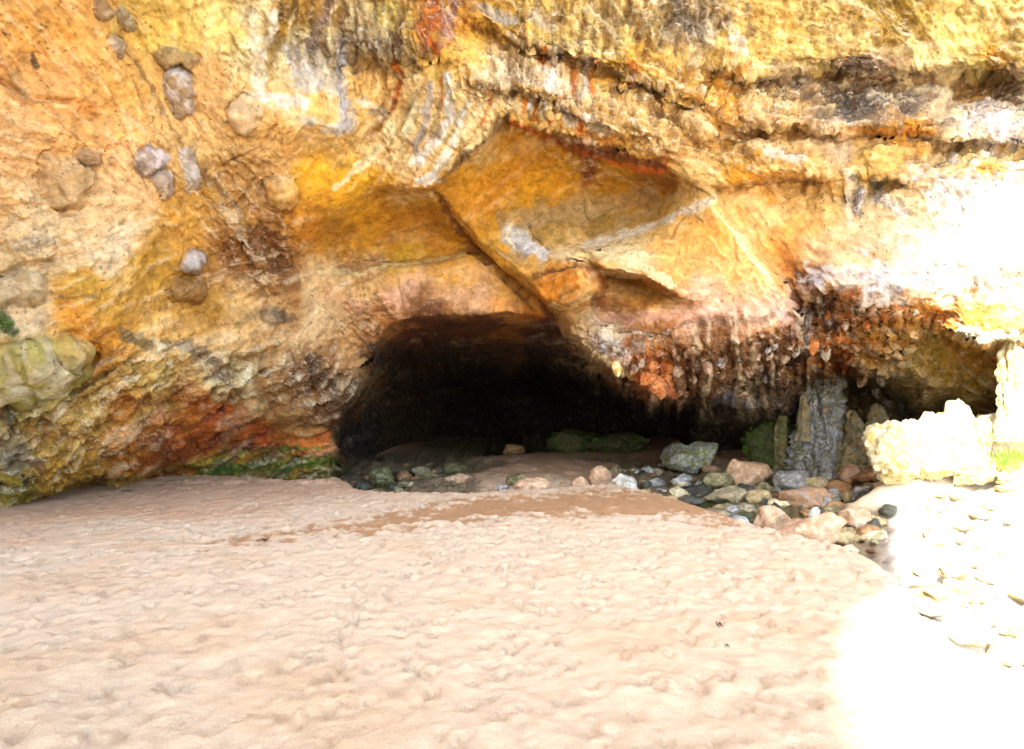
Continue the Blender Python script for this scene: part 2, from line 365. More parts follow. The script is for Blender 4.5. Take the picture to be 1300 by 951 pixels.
# ---- painted fields in the cliff's own chart (mineral colour with cave darkness painted in, and how crusty the surface is)
def field_pts(rows, qx, qy, s=14.):
    rows = np.asarray(rows, float); out = np.zeros(qx.shape+(rows.shape[1]-2,)); W = np.zeros(qx.shape)
    for r in rows:
        w = 1/((qx-r[0])**2+(qy-r[1])**2+s*s)**2.2
        W += w; out += w[..., None]*r[2:]
    return out/W[..., None]
COLS = """0 0 225 172 108;60 40 224 165 95;60 105 228 172 112;150 105 232 178 108;220 30 240 205 125;300 30 240 214 140;345 15 235 215 170;270 110 226 178 120
100 165 232 175 112;25 170 228 178 122;160 250 236 190 138;60 300 234 198 150;150 320 238 208 168;250 285 214 160 84;300 240 196 146 90;325 330 160 104 56;350 355 164 112 64
200 340 194 145 66;250 370 170 122 56;130 385 206 155 75;40 400 226 195 155;105 425 224 152 72;60 470 186 168 105;0 490 165 150 80;200 430 228 178 108;300 400 216 172 114
340 380 206 166 118;400 400 216 182 138;300 480 220 196 150;200 490 222 182 108;100 540 226 182 108;25 560 190 165 115;10 615 165 138 62;60 600 216 160 70;150 560 220 148 78
120 610 212 160 78;250 550 196 106 48;320 560 196 102 42;400 560 196 106 46;200 580 196 112 52;400 480 150 108 74;370 510 175 132 84;440 420 206 160 108;440 470 196 152 108
340 598 130 108 40;410 597 140 122 52;270 600 120 110 40;400 350 218 180 132;450 325 215 165 110;380 300 205 140 60;360 150 235 200 150;330 70 242 220 170;340 210 225 180 125;280 180 230 185 125
400 240 228 168 60;450 230 230 172 66;350 185 226 178 112;410 130 236 196 128;460 120 237 192 124;540 150 226 194 140;590 170 236 212 164;480 200 236 206 152;520 225 232 200 150;610 130 230 200 150
430 300 176 124 50;500 280 184 128 46;560 290 178 124 44;500 320 186 146 64
450 350 210 172 118;520 345 208 162 90;590 335 202 146 70;520 378 220 174 146;450 380 214 170 135;600 375 212 165 125;640 380 206 148 90;670 385 178 110 50
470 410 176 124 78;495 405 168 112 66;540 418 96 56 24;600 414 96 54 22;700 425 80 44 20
600 240 206 148 46;660 190 196 140 56;700 220 216 160 54;640 255 202 150 60;780 230 188 138 54;830 232 150 100 40;700 280 176 142 82;780 280 170 138 78;740 250 196 164 112;830 265 190 155 90;580 265 196 140 50;610 290 196 145 60
890 250 220 190 130;655 298 170 166 164;640 325 206 150 66;725 322 230 198 148;800 332 234 210 160;715 362 216 138 58;700 340 210 160 90
900 290 228 170 98;860 330 226 172 106;820 370 196 138 66;950 340 230 174 112;900 398 222 170 136;980 388 230 184 150;800 400 176 130 84;740 400 205 165 115
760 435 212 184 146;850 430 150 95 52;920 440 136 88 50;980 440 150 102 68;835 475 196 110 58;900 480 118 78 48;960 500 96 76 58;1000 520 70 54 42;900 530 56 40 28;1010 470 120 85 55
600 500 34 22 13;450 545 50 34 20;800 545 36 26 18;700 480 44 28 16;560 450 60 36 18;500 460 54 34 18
1020 388 120 66 28;1060 400 168 100 50;1070 440 196 116 58;1120 390 184 108 50;1120 430 190 138 66;1180 450 206 172 92;1240 480 196 162 84;1150 480 180 152 92;1100 480 110 88 50;1150 520 156 136 92;1200 400 196 130 66;1280 400 224 180 116;1250 420 210 150 70
950 255 234 194 136;1000 300 232 174 104;1060 335 228 188 144;1100 355 218 210 202;1150 340 228 210 188;1000 340 228 168 102;1100 300 224 184 142;1200 330 242 232 214;1250 260 245 238 225;1040 236 236 194 124;1090 250 196 174 134;1180 260 232 205 165;1280 330 245 238 220
900 60 232 198 122;950 30 220 188 112;1000 70 245 220 140;1080 60 238 210 138;1150 20 196 164 84;1180 70 244 226 168;1280 40 236 212 140;920 130 210 146 64;960 180 232 198 142;1000 120 222 192 132;1230 20 235 215 140
1090 85 166 136 106;1090 130 124 114 98;1150 135 134 118 100;1180 130 212 192 152;1270 110 140 118 96;1250 90 218 164 64;1150 165 226 164 74;1080 180 232 202 162;1250 180 244 234 210;1100 205 226 186 108;1250 210 240 206 124;950 215 216 154 64;1300 140 240 225 195
860 110 226 182 104;880 40 150 132 100;800 30 218 188 124;760 60 226 198 134;700 30 218 184 114;640 40 204 156 66;580 60 240 198 114;560 30 196 138 66;500 30 226 198 124;480 60 208 190 162;440 40 206 186 146;400 20 190 152 84;380 60 200 184 144;420 100 196 184 165;650 80 226 202 162;720 95 224 196 156;800 130 228 188 128;840 160 232 194 134;800 80 226 178 84;700 130 225 185 120;740 205 160 96 38
0 -400 225 175 110;600 -400 225 180 110;1200 -400 230 195 120;-400 300 225 180 125;-300 600 190 150 80;1600 300 238 215 170;1600 0 230 200 120;1500 560 200 170 110"""
COLS = [[float(v) for v in e.split()] for row in COLS.split('\n') for e in row.split(';')]
def vec3(a, b, c): return np.stack([a, b, c], -1)
XW, YW, ZW = unproj(GX, GY, D)
PW = vec3(XW, YW, ZW)
wx = fbm(PW, .9, 4, .6, 3.)*34+fbm(PW, 6, 3, .6, 9.)*9; wy = fbm(PW, .9, 4, .6, 31.)*28+fbm(PW, 6, 3, .6, 39.)*9
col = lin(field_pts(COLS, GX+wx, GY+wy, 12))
# crustiness
CR = """0 0 .35;60 100 .3;150 100 .35;250 60 .3;330 60 .5;60 300 .5;160 260 .3;300 240 .6;330 330 .8;200 340 .3;250 370 .25;130 380 .35;40 400 .4;60 470 .3;200 430 .4;300 400 .25;400 390 .25
300 480 .9;200 490 .9;100 540 .9;20 560 .9;60 610 1;150 560 .8;250 550 .6;330 560 .45;400 560 .45;400 480 .9;440 430 .6;460 390 .7;450 330 .8;300 600 .6;400 597 .7;420 250 .12;350 180 .3;410 120 .35;540 150 .35;590 180 .3;480 200 .5
500 290 .06;560 300 .05;430 300 .1;520 375 .18;600 350 .08;460 370 .3;660 230 .2;740 260 .05;800 240 .1;700 300 .05;640 190 .15;720 325 .25;800 335 .5;715 365 .1;860 330 .12;950 340 .14;900 395 .3;980 390 .45;800 390 .2
780 445 1;850 470 1;920 460 1;1000 450 1;900 520 .7;600 500 .6;960 280 .15;1050 320 .15;1150 320 .3;1250 300 .4;1060 400 1;1150 430 1;1230 470 .8;1100 500 .9
640 120 .9;740 100 .8;820 150 1;880 80 .9;960 60 .6;960 150 1;1080 110 1;1200 60 .6;1200 160 .8;1100 200 .6;1280 120 .9;700 40 .9;500 50 1;440 60 1;580 50 .5;400 40 .7;1000 205 .6;740 195 .7;850 20 .9;1150 20 .9;1050 30 .8
0 -400 .7;1200 -400 .8;-400 400 .7;1600 400 .7"""
CR = [[float(v) for v in e.split()] for row in CR.split('\n') for e in row.split(';')]
crust = np.clip(field_pts(CR, GX+wx*.5, GY+wy*.5, 14)[..., 0], 0, 1)
brk = fbm(vec3(XW, YW, ZW), 5, 4, .65, 77.)            # ragged edges for stains
vst = fbm(vec3(XW, YW, ZW*.16), 7, 3, .6, 55.)         # vertical streakiness
def stroke(line, w, c, op=.9, rag=.55, w2=None):
    """a mineral stain, whitening or painted-in ledge shade along a line"""
    global col
    d, t = seg_dist(GX+wx*.12, GY+wy*.12, line)
    ww = w if w2 is None else w+(w2-w)*t
    m = (1-smooth(ww*.7, ww*1.05, d+brk*ww*rag*1.6))*op
    col = col*(1-m[..., None])+lin(c)*m[..., None]
WHITE, CREAM, RUST, ORG, GREYB, DK = (240,234,226), (240,222,176), (190,92,38), (214,122,50), (150,150,158), (78,58,42)
# rust and white runs on the drape and under the ledges, with dark shade lines painted in
for l in (([(502,60),(508,95),(503,122),(496,138)],5,ORG,.95),([(500,128),(488,150),(470,172)],4,(150,90,30),.8),([(563,104),(565,135)],4,ORG),([(625,110),(622,132),(608,160),(585,190)],3,ORG,.85),
          ([(690,62),(688,85),(681,108)],7,ORG),([(730,72),(728,112)],5,ORG,.8),([(758,74),(752,106)],5,ORG,.8),([(803,82),(806,98)],8,RUST,.7),([(668,130),(665,148)],3.5,ORG),([(684,126),(680,150)],3.5,ORG),
          ([(708,132),(698,155)],3.5,ORG),([(738,140),(736,168)],4.5,ORG),([(842,192),(844,214)],2.5,ORG),([(548,0),(550,30),(545,45)],14,RUST,.75),([(575,5),(562,45)],10,(150,110,120),.6),
          ([(575,100),(570,145),(548,185),(528,205)],8,WHITE),([(595,130),(570,190),(545,232)],5,WHITE,.85),([(612,160),(575,205),(545,235)],4,CREAM,.9),([(500,160),(470,200),(440,225),(428,238)],6,CREAM,.9),
          ([(548,110),(542,150),(528,190)],5,GREYB,.75),([(560,130),(552,165)],8,(120,90,40),.7),([(638,156),(600,190),(560,232)],4,(150,130,105),.85),([(526,135),(512,175)],7,(238,226,190),.7),([(536,232),(552,226)],9,WHITE,.95),
          ([(640,100),(700,96),(720,110)],10,(236,222,196),.7),([(705,70),(700,108)],8,WHITE,.8),([(744,82),(742,108)],6,(220,214,206),.8),([(718,138),(726,155)],9,WHITE,.8),([(676,130),(672,148)],3,WHITE,.8),([(694,130),(689,150)],3,WHITE,.8),
          ([(748,150),(765,165)],8,(232,226,214),.7),([(436,55),(434,100),(436,160)],8,(172,168,176),.85),([(450,160),(438,110)],6,(196,188,180),.6),([(372,0),(358,40),(340,80)],12,(140,104,34),.75),([(420,0),(402,50),(388,72)],7,(140,128,140),.6),
          ([(340,105),(330,88)],9,(150,120,40),.7),([(372,70),(388,100)],16,(214,212,208),.7),([(330,125),(385,132)],9,WHITE,.75),([(325,20),(330,110)],10,(244,236,216),.6),([(385,150),(425,165)],10,(210,205,200),.6),
          ([(462,130),(485,148)],7,(215,208,196),.6),([(352,15),(345,50)],5,WHITE,.6),
          ([(600,34),(660,56),(730,82),(800,102),(860,122)],6,(124,84,40),.75),([(605,104),(650,118),(710,136),(775,170)],4,(120,80,38),.6),([(900,100),(980,106),(1060,95)],4,(128,92,52),.6),([(920,176),(1000,170),(1080,176),(1160,171)],4,(150,100,50),.6),  # dark brown lines put the ledges' shade into the colour
          ([(905,240),(960,233),(1030,229),(1110,229)],3,(140,96,50),.65),([(1150,236),(1230,246),(1310,226)],3,(150,110,60),.6),([(470,20),(500,60)],9,(140,124,110),.55),([(460,62),(540,62)],7,(110,96,70),.6),([(640,15),(600,8)],8,(130,116,100),.5),
          ([(700,70),(760,74)],3,(110,80,44),.6),([(960,105),(1020,110)],12,(150,136,120),.5),([(1030,120),(1045,150)],9,(120,106,90),.5),([(1215,105),(1205,150)],7,(140,124,104),.55),([(830,0),(838,60)],6,(140,112,70),.5),([(1110,0),(1150,30)],16,(150,124,60),.5),
          ([(975,195),(1010,200)],8,(214,206,196),.6),([(920,20),(926,70)],5,(120,100,80),.6),([(905,0),(912,40)],4,(90,76,62),.6),([(1005,20),(1000,60)],6,(210,150,70),.5),
          ([(862,0),(866,35)],8,(100,88,76),.8),([(890,0),(886,30)],6,(120,104,88),.6),([(948,10),(950,45)],7,(96,76,66),.6),([(875,20),(880,60)],6,(110,96,80),.5),([(930,50),(945,62)],9,(214,204,196),.6),
          ([(610,5),(650,25),(700,30)],7,(176,168,160),.6),([(985,85),(1015,95),(1010,120)],9,(150,132,112),.6),([(1060,88),(1130,80)],8,(110,88,72),.7),
          ([(1050,110),(1090,125),(1150,130)],17,(100,92,82),.8),([(1070,145),(1140,150)],10,(120,110,98),.6),([(1230,100),(1290,112)],13,(110,96,80),.75),([(1155,175),(1175,180)],7,(112,100,90),.7),([(1060,165),(1180,168)],5,(220,140,40),.7),
          ([(1225,130),(1228,180)],7,WHITE,.9),([(1245,135),(1280,175)],20,WHITE,.85),([(1200,40),(1235,90)],14,(248,232,150),.7),
          ([(650,156),(690,172),(740,192),(800,214),(850,220)],4.5,(222,120,24),.9),([(740,186),(800,203),(845,214)],6,(128,66,26),.8),([(700,172),(740,184)],6,(140,74,24),.7),
          ([(905,252),(850,276),(800,296),(745,312)],6,(226,216,196),.85),([(655,302),(672,314)],13,(176,174,176),.9),([(645,290),(690,318)],9,(214,212,212),.85),([(685,318),(695,325)],6,WHITE,.9),([(820,250),(770,262),(700,272),(640,280)],16,(164,148,122),.5),
          ([(715,322),(770,325),(815,338),(850,362)],8,(236,214,166),.85),([(905,264),(950,318),(1000,378)],2.2,(244,216,160),.8),([(405,346),(440,345),(520,337),(590,324)],2.5,(238,216,160),.75),
          ([(155,422),(185,436),(212,440)],8,(122,100,66),.85),([(232,440),(268,452),(285,478)],9,(120,98,74),.85),([(330,395),(300,412)],5,(120,100,66),.5),([(400,470),(432,500),(420,530)],20,(96,70,52),.75),
          ([(330,300),(352,335),(372,358)],13,(120,74,38),.6),([(318,340),(340,395)],6,(130,90,52),.6),([(350,398),(370,402)],8,(80,60,46),.7),
          ([(555,250),(578,285),(602,320),(640,352),(685,388),(706,408)],6,(120,70,28),.8),([(158,62),(180,100),(205,150),(235,190),(268,225),(300,262),(322,300)],2.2,(112,76,44),.65),([(140,110),(150,160),(185,240)],1.5,(130,90,54),.5),([(0,102),(25,112),(45,128),(90,132)],1.6,(110,76,46),.6),([(55,130),(110,190)],1.2,(130,92,58),.5),([(0,262),(40,256),(80,240)],1.5,(140,100,60),.5),([(130,190),(160,182),(190,190)],3,(206,120,44),.6),([(0,172),(60,178),(120,150)],1.2,(140,100,60),.4),([(66,372),(90,380),(118,376)],3,(120,86,50),.6),([(318,205),(345,180),(360,160)],1.5,(140,100,60),.5),([(120,395),(150,380),(200,350),(250,335)],2,(150,110,60),.4),([(862,318),(866,335)],1.2,(120,80,44),.6),([(930,290),(934,302)],1.2,(120,80,44),.5),([(1145,382),(1155,392)],3,(110,90,70),.5),([(748,345),(764,358),(768,380)],8,(160,96,40),.7),([(755,380),(785,402)],8,(104,58,26),.7),
          ([(680,350),(730,338)],2.5,(90,56,28),.7),([(674,357),(700,347),(736,336)],1.6,(84,54,28),.8),([(738,337),(764,353),(769,372)],4,(150,88,36),.75),([(700,386),(722,391),(748,377)],1.6,(244,218,160),.8),([(772,352),(810,362),(850,374)],8,(160,112,54),.6),([(770,372),(830,382),(900,384)],7,(176,132,82),.45),  # dark edges and ledge underside: shading painted around the wedge block
          ([(560,262),(590,290),(640,330),(690,366)],2.2,(226,176,96),.6),([(597,321),(620,345),(660,366),(686,396)],2,(206,150,84),.6),([(520,356),(600,350),(650,376)],5,(200,150,80),.4),([(650,283),(644,300),(655,315)],1.6,(240,220,170),.8),([(672,284),(680,300),(700,316)],1.4,(90,66,40),.7),
          ([(860,250),(820,262),(790,282)],8,(200,176,130),.5),([(870,236),(905,252)],3,(120,80,40),.7),([(935,262),(960,300),(1000,352)],5,(214,150,82),.5),([(1018,300),(1080,312),(1130,330)],6,(208,160,104),.45),([(1000,342),(1010,368)],6,(206,140,78),.6),
          ([(740,258),(745,275)],1.5,(110,76,36),.6),
          ([(1075,222),(1080,262),(1078,284)],5,(226,212,188),.5),([(1084,228),(1090,270)],6,(112,104,84),.8),([(1112,232),(1116,250),(1150,272)],7,(196,192,186),.8),([(1140,250),(1160,272)],4,(120,108,92),.6),
          ([(1030,352),(1100,352),(1180,350)],15,(220,214,210),.75),([(1178,295),(1182,370)],7,WHITE,.9),([(1196,305),(1200,370)],6,WHITE,.9),([(1130,368),(1145,385)],8,(150,146,140),.7),([(1200,350),(1330,355)],26,WHITE,.9),([(1210,240),(1330,262)],38,WHITE,.9),  # broad white strokes over the panel's right end
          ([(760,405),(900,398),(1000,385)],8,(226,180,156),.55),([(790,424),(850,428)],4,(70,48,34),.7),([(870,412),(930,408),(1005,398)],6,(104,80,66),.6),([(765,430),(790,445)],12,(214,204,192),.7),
          ([(820,470),(845,490)],18,(200,106,50),.85),([(1060,430),(1072,455)],12,(204,112,48),.7),([(1040,385),(1060,420)],8,(150,130,125),.6),([(1020,395),(1028,440)],8,(170,160,158),.6),([(1080,400),(1130,395),(1200,402)],9,(190,112,54),.55),
          ([(920,505),(950,512)],11,(160,162,176),.75),([(990,395),(1010,415)],9,(196,172,160),.6),
          ([(255,602),(300,592),(420,586)],4,(84,104,34),.85),([(270,584),(340,572),(420,566)],2.5,(90,104,40),.8),([(425,548),(424,560)],4,(80,100,50),.8),([(130,612),(180,604),(250,584),(330,577)],3,(190,160,62),.7),
          ([(10,500),(60,490),(105,455)],14,(140,130,48),.6),([(0,520),(12,530)],10,(96,96,84),.7),([(0,560),(15,590),(30,575)],14,(150,146,140),.6),([(40,606),(10,630)],10,(116,108,44),.6),([(0,402),(14,422)],9,(60,92,40),.85),
          ([(232,195),(246,240)],8,(206,196,186),.7),([(20,100),(30,130)],8,(150,110,70),.4),([(40,70),(45,85)],4,(70,50,35),.8),([(20,310),(60,305)],7,(120,104,90),.6),([(195,430),(210,450)],5,(236,214,176),.6),
          ([(1215,420),(1250,428),(1300,425)],10,(236,226,196),.9),([(1150,392),(1230,390),(1290,386)],5,(206,140,66),.7)):
    stroke(*l)
# flow-striped mineral film on the drape
drape = np.exp(-((GX-540)/75)**2-((GY-160)/70)**2)
fl = perlin((GX+(GY-100)*.62)*.13+wx*.03, GY*.012, GX*0+4.)
col = col*(1+(drape*np.clip(fl, -1, 1)*.7)[..., None])
# slanting beds of the lower left
ll = smooth(470, 380, GX)*smooth(420, 480, GY+GX*-.0)
sl = perlin((GX*.62+GY)*.075+wx*.04, (GX-GY*.62)*.012, GX*0+8.)+.5*perlin((GX*.62+GY)*.19+wx*.06, (GX-GY*.62)*.03, GX*0+2.)
col = col*(1+np.clip(ll*sl*.95, -.6, .6)[..., None]*np.array([.8, 1., 1.3]))
# vertical run-off marks over the upper crust
up = smooth(230, 120, GY)*smooth(.3, .8, crust)*(.25+.75*smooth(930, 820, GX))
col = col*(1+(up*np.clip(vst*1.3, -.6, .5))[..., None]*np.array([.9, 1., 1.1]))
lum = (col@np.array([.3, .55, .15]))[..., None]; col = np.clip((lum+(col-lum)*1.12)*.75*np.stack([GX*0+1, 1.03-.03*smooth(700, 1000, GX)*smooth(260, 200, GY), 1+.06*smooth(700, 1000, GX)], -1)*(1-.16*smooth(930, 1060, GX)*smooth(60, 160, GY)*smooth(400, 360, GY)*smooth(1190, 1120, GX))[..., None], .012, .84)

# bedding, run-off and flow grain that follows each face's own direction
AN = '''60 60 55;200 150 58;280 250 50;60 300 -20;200 350 -30;100 560 -37;250 550 -30;400 560 -15;20 620 -42;300 450 -15;420 450 -60;350 180 -30;400 110 86;340 50 104;500 60 80;540 150 116;580 190 130;480 200 130;640 60 40;700 100 86
800 100 25;700 30 30;880 40 90;950 20 90;1000 100 5;1100 130 2;1250 150 0;1100 200 0;1200 40 60;900 170 15;1080 250 88;950 300 55;1100 320 5;1250 300 84;660 230 -40;750 260 -20;480 290 -15;500 370 -5;850 360 2;1150 450 10;900 460 86;600 500 0;50 200 20;140 480 -32;800 200 20;0 -300 60;1200 -300 80'''
AN = [[float(v) for v in e.split()] for row in AN.split('\n') for e in row.split(';')]
AN = [[a_[0], a_[1], math.cos(2*math.radians(a_[2])), math.sin(2*math.radians(a_[2]))] for a_ in AN]
af = field_pts(AN, GX, GY, 22); th2 = np.arctan2(af[..., 1], af[..., 0])
gr = np.zeros(GX.shape); gw = np.zeros(GX.shape)
for k in range(10):
    tk = math.pi*k/10; w_ = np.clip(np.cos(th2-2*tk), 0, 1)**10; m_ = w_ > .02
    u_ = (GX*math.cos(tk)+GY*math.sin(tk))[m_]; v_ = (-GX*math.sin(tk)+GY*math.cos(tk)+wx*.10+wy*.10)[m_]
    z_ = u_*0+k*7.7
    nz = perlin(u_*.011, v_*.085, z_)+.7*perlin(u_*.024, v_*.2, z_+3)+.45*perlin(u_*.06, v_*.42, z_+5)
    gr[m_] += w_[m_]*nz; gw[m_] += w_[m_]
gr = gr/np.maximum(gw, .05)
seamn = fbm(PW, 1.25, 4, .6, 5.)
gam = .15+.85*np.clip(crust*1.15, 0, 1); gam *= 1-.7*smooth(14, 16, D)
for thr, cc, am_ in ((.16, (250, 232, 190), .75), (.14, (126, 82, 42), -.85)):
    m_ = (smooth(thr, thr+.28, gr) if am_ > 0 else smooth(-thr, -thr-.28, gr))*abs(am_)*gam
    col = col*(1-m_[..., None])+(lin(cc)*.55+col*.45)*m_[..., None]
col = col*(1-.45*smooth(14.6, 17, D)*(GX < 1010))[..., None]  # cave darkness put into the rock colour, stronger with depth
sm_ = np.exp(-(seamn/.035)**2)*np.clip(crust*1.1-.15, 0, 1)*.6*(D < 14)
col = col*(1-sm_[..., None])+lin((104, 70, 38))*.6*sm_[..., None]  # crevice darkness painted along the seams that the relief cuts
# ---- stones set in the wall: (cx, cy, half width, half height, tilt, bulge m, colour 1, colour 2, label)
ST = [(224,76,31,16,.35,.16,(122,100,78),(160,138,110),'brown-grey capstone above the long grey cobble'),
 (227,116,20,35,-.12,.17,(118,108,94),(196,196,198),'long grey cobble set upright in the upper left wall'),
 (146,58,10,19,-.45,.10,(104,96,88),(190,186,180),'small dark grey cobble left of the capstone'),
 (157,20,11,20,-.6,.10,(120,118,122),(220,218,214),'slanting grey and white cobble near the top edge'),
 (127,10,11,18,-.35,.10,(96,88,80),(150,140,128),'dark grey cobble at the top edge'),
 (82,228,33,33,.1,.2,(206,172,122),(172,142,96),'large tan rounded cobble in the left wall'),
 (111,200,18,12,.3,.14,(120,100,82),(150,126,98),'grey lip on the large tan cobble'),
 (190,203,20,20,.75,.14,(112,112,120),(216,216,224),'blue-grey and white cobble right of the tan one'),
 (207,232,14,22,-.3,.10,(150,146,142),(214,204,190),'pale grey stone under the blue-grey cobble'),
 (310,146,22,23,.5,.16,(226,200,160),(196,160,110),'whitened rounded cobble below the upper crust'),
 (358,247,22,20,.2,.16,(216,164,84),(232,196,130),'smooth yellow cobble near the yellow overhang'),
 (247,333,14,16,.3,.14,(120,112,100),(196,204,210),'blue-grey knob above the brown hollow'),
 (237,367,29,17,.1,.12,(150,104,54),(120,82,42),'brown lens-shaped stone in the left hollow'),
 (345,401,16,9,.2,.09,(84,66,50),(140,120,96),'dark knob beside the brown crusted pocket'),
 (42,468,72,36,-.28,.34,(176,162,84),(206,188,150),'big grey-green rounded boulder jutting from the left wall'),
 (26,368,44,24,-.2,.24,(196,176,136),(160,138,92),'grey-tan rounded boulder above the fern'),
 (247,216,7,28,-.15,.07,(214,204,190),(170,150,120),'thin whitish cobble beside the diagonal crack'),
 (809,442,9,10,.1,.08,(110,96,84),(150,140,130),'dark grey nodule in the pale crust left of the orange lobe')]
stone_lab = np.full(GX.shape, -1); stone_h = np.zeros(GX.shape)
for k, (sx_, sy_, a1, b1, tl, bh, c1, c2, lb) in enumerate(ST):
    ux = GX-sx_+wx*.10; uy = GY-sy_+wy*.12; ca, sa = math.cos(tl), math.sin(tl)
    e = ((np.abs(ux*ca+uy*sa)/a1)**2.4+(np.abs(-ux*sa+uy*ca)/b1)**2.4)**(1/2.4)+fbm(chart(.05, .05, k*7.), 1, 2, .5)*.28; e = np.maximum(e, 0)
    m = e < 1; stone_lab[m & (e < 1)] = k
    prof = np.sqrt(np.clip(1-e**2.2, 0, 1))
    stone_h = np.where(m, bh*1.1*prof, stone_h)-np.exp(-((e-1.04)/.07)**2)*bh*.3*smooth(-.1, .3, fbm(chart(.03, .03, k*5.+2), 1, 2, .5))
    mc = smooth(1.04, .9, e)*.66; nn_ = smooth(-.15, .3, fbm(chart(.045, .045, k*3.+1), 1, 3, .6)+.0)[..., None]
    col = col*(1-mc[..., None])+(lin(c1)*(1-nn_)+lin(c2)*nn_)*.72*mc[..., None]
    crust = crust*(1-mc)+.3*mc
# ---- displacement along the surface normal
def normals(Pw):
    du = np.gradient(Pw, axis=1); dv = np.gradient(Pw, axis=0)
    n = np.cross(dv, du); n /= np.linalg.norm(n, axis=-1, keepdims=True)+1e-9
    s = np.sign((n*Pw).sum(-1, keepdims=True)); return -n*s
N = normals(PW)
lod = np.clip(2.6/ (np.abs(np.gradient(D, axis=1))+np.abs(np.gradient(D, axis=0))+.02)*.02, .15, 1)
h = fbm(PW, .55, 3, .5, 11.)*.2*(.3+.7*crust)
cr2 = crust**1.6
h += fbm(PW, 1.7, 4, .55, 21.)*.17*(.05+.95*cr2)
h += (np.minimum(np.abs(seamn), .35)-.2)*.34*(.04+.96*cr2)
w1 = worley(PW, 3.2, 2.); w2 = worley(PW, 8., 7.)
h += (.5-w1)*.09*smooth(.45, 1., crust)*lod+(.5-w2)*.055*lod*smooth(.5, 1., crust)
h += fbm(PW, 12, 3, .65, 41.)*.05*(.06+.94*crust)
h += (sl-np.abs(sl)*.6)*ll*.13
h += vst*up*.035+perlin(GX*.012, GY*.09+wy*.02, GX*0+3.)*.07*smooth(860, 960, GX)*smooth(240, 190, GY)
h += fl*drape*.05
# chipped, stepped faces on the smooth slabs
st = fbm(PW, .8, 2, .5, 61.)*3.; h += (np.abs(st-np.round(st))-.25)*.03*(1-crust)
# cracks
for line, w, dep in (([(600,318),(640,352),(690,390)],4,.25),([(548,246),(575,283),(600,318)],3,.15),([(150,60),(200,160),(262,220),(305,300)],4,.12),([(738,245),(746,270),(752,280)],1.6,.06),([(905,250),(870,270),(850,300)],1.5,.05),
                     ([(0,350),(30,335),(66,330)],3,.1),([(60,498),(112,470),(122,450)],3,.15),([(260,250),(300,262),(322,232)],2,.08),([(700,384),(724,372),(732,366)],1.5,.05),([(465,362),(470,385)],1.2,.04),([(505,355),(512,385)],1.2,.04),
                     ([(930,300),(936,330)],1.3,.04),([(870,310),(868,330),(876,325)],1.3,.04),([(1040,380),(1055,372)],2,.1),([(0,100),(40,120),(90,130)],3,.08),([(280,215),(330,190),(350,160)],2,.07),([(315,75),(300,60),(290,40)],2,.06)):
    d, _ = seg_dist(GX+wx*.1, GY+wy*.1, line); h -= dep*np.exp(-(d/w)**2)
h += gr*.05*gam
h = h*(1-.6*(stone_lab >= 0))+stone_h
PF = PW+N*(h*(.2+.8*lod))[..., None]

CLIFF_MAT = cliff_material()
ny, nx = GX.shape
fcx = (GX[:-1, :-1]+GX[1:, 1:])/2+ (wx*.3)[:-1, :-1]; fcy = (GY[:-1, :-1]+GY[1:, 1:])/2+(wy*.3)[:-1, :-1]
def inside(poly, x, y):
    r = np.zeros(x.shape, bool); n = len(poly); j = n-1
    for i in range(n):
        xi, yi = poly[i]; xj, yj = poly[j]
        r ^= ((yi > y) != (yj > y)) & (x < (xj-xi)*(y-yi)/(yj-yi+1e-12)+xi); j = i
    return r
REG = [('left_buttress', None, [(-9999,9999),(-9999,30),(150,40),(210,160),(262,220),(312,290),(352,340),(400,340),(440,390),(540,401),(490,422),(466,466),(450,500),(427,550),(427,9999)]),
       ('cave_chamber', None, [(427,9999),(427,550),(450,500),(466,466),(490,422),(540,401),(690,400),(720,412),(775,472),(835,512),(862,488),(900,502),(1000,490),(1030,9999)]),
       ('roof_panel', 'smooth brown ochre roof panel left of the crack', [(352,340),(385,310),(395,308),(440,275),(490,250),(548,246),(575,283),(598,320),(500,338),(400,342)]),
       ('lintel', 'pinkish rounded lintel above the cave mouth', [(400,342),(500,338),(598,320),(640,354),(700,402),(690,400),(540,401),(440,390)]),
       ('golden_vault', 'smooth golden hollow under the dripping lip', [(548,246),(640,156),(660,160),(725,182),(785,200),(850,217),(905,256),(850,282),(800,300),(740,314),(700,320),(660,332),(598,300),(575,283)]),
       ('wedge_block', 'orange wedge block jutting from the slab corner', [(674,357),(700,346),(738,335),(764,352),(768,372),(790,404),(752,380),(722,390),(700,385)]),
       ('hanging_slab', 'large smooth tan slab hanging over the boulders', [(598,320),(598,300),(660,332),(700,320),(800,300),(905,256),(912,252),(1008,374),(1014,410),(960,414),(850,434),(760,424),(722,412),(700,402),(640,354)]),
       ('crusty_fringe', 'knobbly brown and orange fringe below the slab', [(722,412),(760,424),(850,434),(960,414),(1014,410),(1022,400),(1030,480),(1000,490),(900,502),(862,488),(835,512),(775,472)]),
       ('alcove', 'olive and rust crusted alcove on the right', [(1014,372),(1060,380),(1150,394),(1300,384),(9999,380),(9999,9999),(1030,9999),(1030,480),(1014,410)]),
       ('right_panel', 'pale tan panel right of the slab, white at its right end', [(905,252),(900,236),(1010,224),(1150,232),(1300,218),(9999,205),(9999,380),(1300,384),(1150,394),(1014,374)]),
       ('dripping_drape', 'white and rust streaked drape of flowstone', [(548,243),(480,243),(385,300),(440,220),(475,170),(480,70),(625,70),(640,156)]),
       ]
lab = np.full(fcx.shape, len(REG))
for i in range(len(REG)-1, -1, -1): lab[inside(REG[i][2], fcx, fcy)] = i
